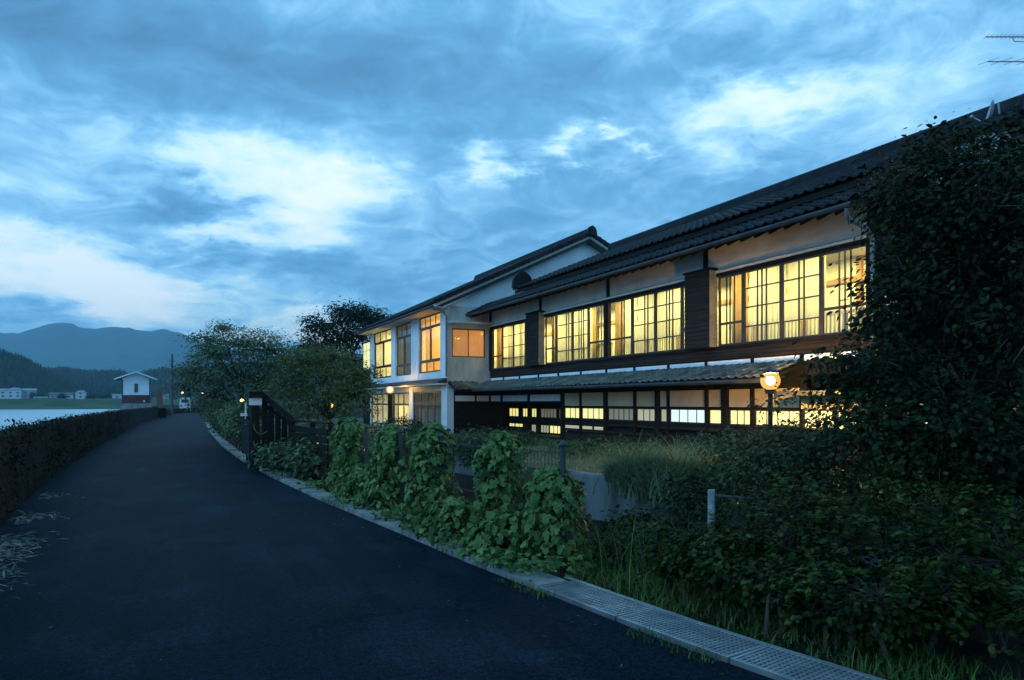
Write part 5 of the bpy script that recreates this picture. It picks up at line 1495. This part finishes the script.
TC = [((8.5, 46, 6.6), (1.0, 1.0, .6), .8), ((10.3, 45.2, 7.4), (1.3, 1.2, .7), 1.2), ((10.2, 45.2, 6.0), (1.5, 1.4, .9), 1.3), ((11.9, 44.9, 7.0), (1.1, 1, .7), 1), ((9.3, 45.5, 4.6), (1.5, 1.5, 1.2), 1.3), ((8.2, 46, 5.2), (1.1, 1.1, .8), .8), ((10.6, 45.5, 3.2), (1.5, 1.5, 1.2), 1.2)]
blob_tree('evergreen_tree', 'tall dark evergreen behind the white wing', 'tree', (10, 45.6, .2), TC, M_leaf_pine, .2, 3.5, clumps_per=60, leaves_per=30, r_clump=.32, leaf=.22, shape=LEAF_SLIM, shell=.45, flat=.45, limb_frac=.5)
# roadside shrubs at the road end
RS = 'shrubs between the road end and the gate'
for (x, y, r, h, lab) in ((2.15, 24.5, .55, 1.75, 'dark clipped shrub left of the timber gate'), (2.1, 27.5, .6, 1.5, 'dark shrub beneath the spreading tree'), (2.3, 36, .8, 1.6, 'shrub at the road edge under the tree'), (2.6, 46, 1.0, 2.0, 'far dark shrub where the road disappears'), (2.6, 19.6, .5, 1.1, 'shrub directly behind the far board fence'), (3.3, 18.2, .8, 1.0, 'bushy shrub behind the gate brace'), (3.6, 16, .6, .5, 'low fern-like shrub beneath the dark board fence'), (2.22, 16.75, .30, .62, 'small ragged shrub growing in front of the gate'), (2.58, 15.2, .34, .66, 'ragged shrub growing up the front of the board fence')):
    plant('roadside_shrub', lab, (x, y, -.04), [((x, y, h * .55), (r, r, h * .45), 1), ((x + .2, y + .3, h * .6), (r * .7, r * .7, h * .36), .5)], M_leaf_tree, trunk_r=.04, fork_z=.3, clumps_per=60, leaves_per=22, r_clump=.15, leaf=.10, shape=LEAF_OVAL, group=RS, stems=3)
GS = 'rounded shrubs on the inn lawn'
for (x, y, r, h, lab) in ((5.6, 13.2, .5, .75, 'pale rounded shrub seen over the wire fence'), (6.8, 15.8, .9, .62, 'low wide shrub on the lawn before the verandah'), (9.5, 14.5, 1.2, .42, 'low ground shrub on the lawn before the tan panels'), (9.0, 20, 1.4, .5, 'flat dark shrub on the lawn before the lit ground windows'), (7.2, 24, 1.0, .9, 'dark shrub on the lawn before the white wing')):
    plant('lawn_shrub', lab, (x, y, .26), [((x, y, .28 + h * .45), (r, r, h * .5), 1), ((x + r * .5, y - r * .4, .28 + h * .4), (r * .6, r * .6, h * .42), .5)], M_leaf_hedge, trunk_r=.03, fork_z=.36, clumps_per=70, leaves_per=24, r_clump=.12, leaf=.07, shape=LEAF_OVAL, group=GS, stems=2)

# white pipe fence in the shrubs
t = thing('pipe_fence', 'grey pipe railing with white post half buried in the shrubs', 'fence', (4.3, 4.7, 0))
MB().tube([(4.22, 4.72, -.05), (4.22, 4.72, .84)], .032, 10).build('post', material('worn_post', (.16, .18, .2), (.34, .36, .38), scale=9), t)
for z in (.79, .42): MB().tube([(4.22, 4.72, z), (4.5, 4.5, z - .02)], .016, 8).build('rail', M_pipe, t)

# grass verge
def scatter(n, y0, y1, dx0, dx1, z):
    yv = y0 + (y1 - y0) * rng.random(n)
    xv = np.array([right(v) for v in yv]) + dx0 + (dx1 - dx0) * rng.random(n)
    return np.stack([xv, yv, np.full(n, z)], 1)
n = 9000
P = scatter(n, .8, 6.6, .48, 1.25, -.04)
kk = rng.random(n) < (.55 + .45 * np.sin(P[:, 1] * 5.1) * np.sin(P[:, 1] * 2.3 + 1))
P = P[kk]; n = len(P)
o = blades('verge_grass', P, (.04 + .13 * rng.random(n) ** 2), .004 + .004 * rng.random(n), .3 + .9 * rng.random(n), M_grass, None, 3); o['label'] = 'green verge grass along the far side of the gratings'
n = 2600
P = scatter(n, 5.3, 22, -.06, .40, .02)
P = P[np.sin(P[:, 1] * 2.9 + 1) + np.sin(P[:, 1] * 1.3) + .8 * rng.random(n) > 1.0]; n = len(P)
o = blades('kerb_weeds', P, .03 + .10 * rng.random(n) ** 1.5, .004 + .004 * rng.random(n), .5 + 1.1 * rng.random(n), M_grass, None, 3); o['label'] = 'weeds growing between and over the kerb slabs'
n = 700
P = scatter(n, 2.2, 6.0, -.16, .02, 0)
kk = np.sin(P[:, 1] * 3.7 + .6) > .25
P = P[kk]; n = len(P)
o = blades('edge_weeds', P, .03 + .07 * rng.random(n), .003 + .003 * rng.random(n), .5 + 1.0 * rng.random(n), M_grass, None, 3); o['label'] = 'thin weeds along the asphalt edge by the gratings'
n = 130
P = scatter(n, 4.6, 6.4, .6, 1.5, -.04)
o = blades('tall_weeds', P, .4 + .5 * rng.random(n), .003 + .003 * rng.random(n), .2 + .7 * rng.random(n), M_grass, None, 4); o['label'] = 'tall thin stems behind the last grating'
n = 14000
P = np.stack([6.9 + 5 * rng.random(n), 6 + 19 * rng.random(n), np.full(n, .28)], 1)
P = P[P[:, 0] > np.interp(P[:, 1], [6, 7.7, 9.1, 10.6, 14, 22], [8.2, 7.8, 7.4, 7.0, 6.6, 5.6])]; n = len(P)
o = blades('lawn_grass', P, .05 + .14 * rng.random(n) ** 2, .006 + .006 * rng.random(n), .3 + 1.0 * rng.random(n), M_pampas, None, 3); o['label'] = 'rough lawn grass on the raised inn garden'

# ---------------------------------------------------------------- dusk haze over the valley
hz = bpy.data.materials.new('dusk_haze'); hz.use_nodes = True
N = hz.node_tree.nodes; N.clear()
pv = N.new('ShaderNodeVolumePrincipled'); ou = N.new('ShaderNodeOutputMaterial')
pv.inputs['Color'].default_value = (.45, .76, 1.0, 1); pv.inputs['Density'].default_value = .00021; pv.inputs['Anisotropy'].default_value = 0.25
hz.node_tree.links.new(pv.outputs[0], ou.inputs['Volume'])
o = MB().box(-4300, 4900, -500, 4900, -7, 420).build('haze', hz)
o['kind'] = 'stuff'; o['label'] = 'thin blue evening haze filling the valley'
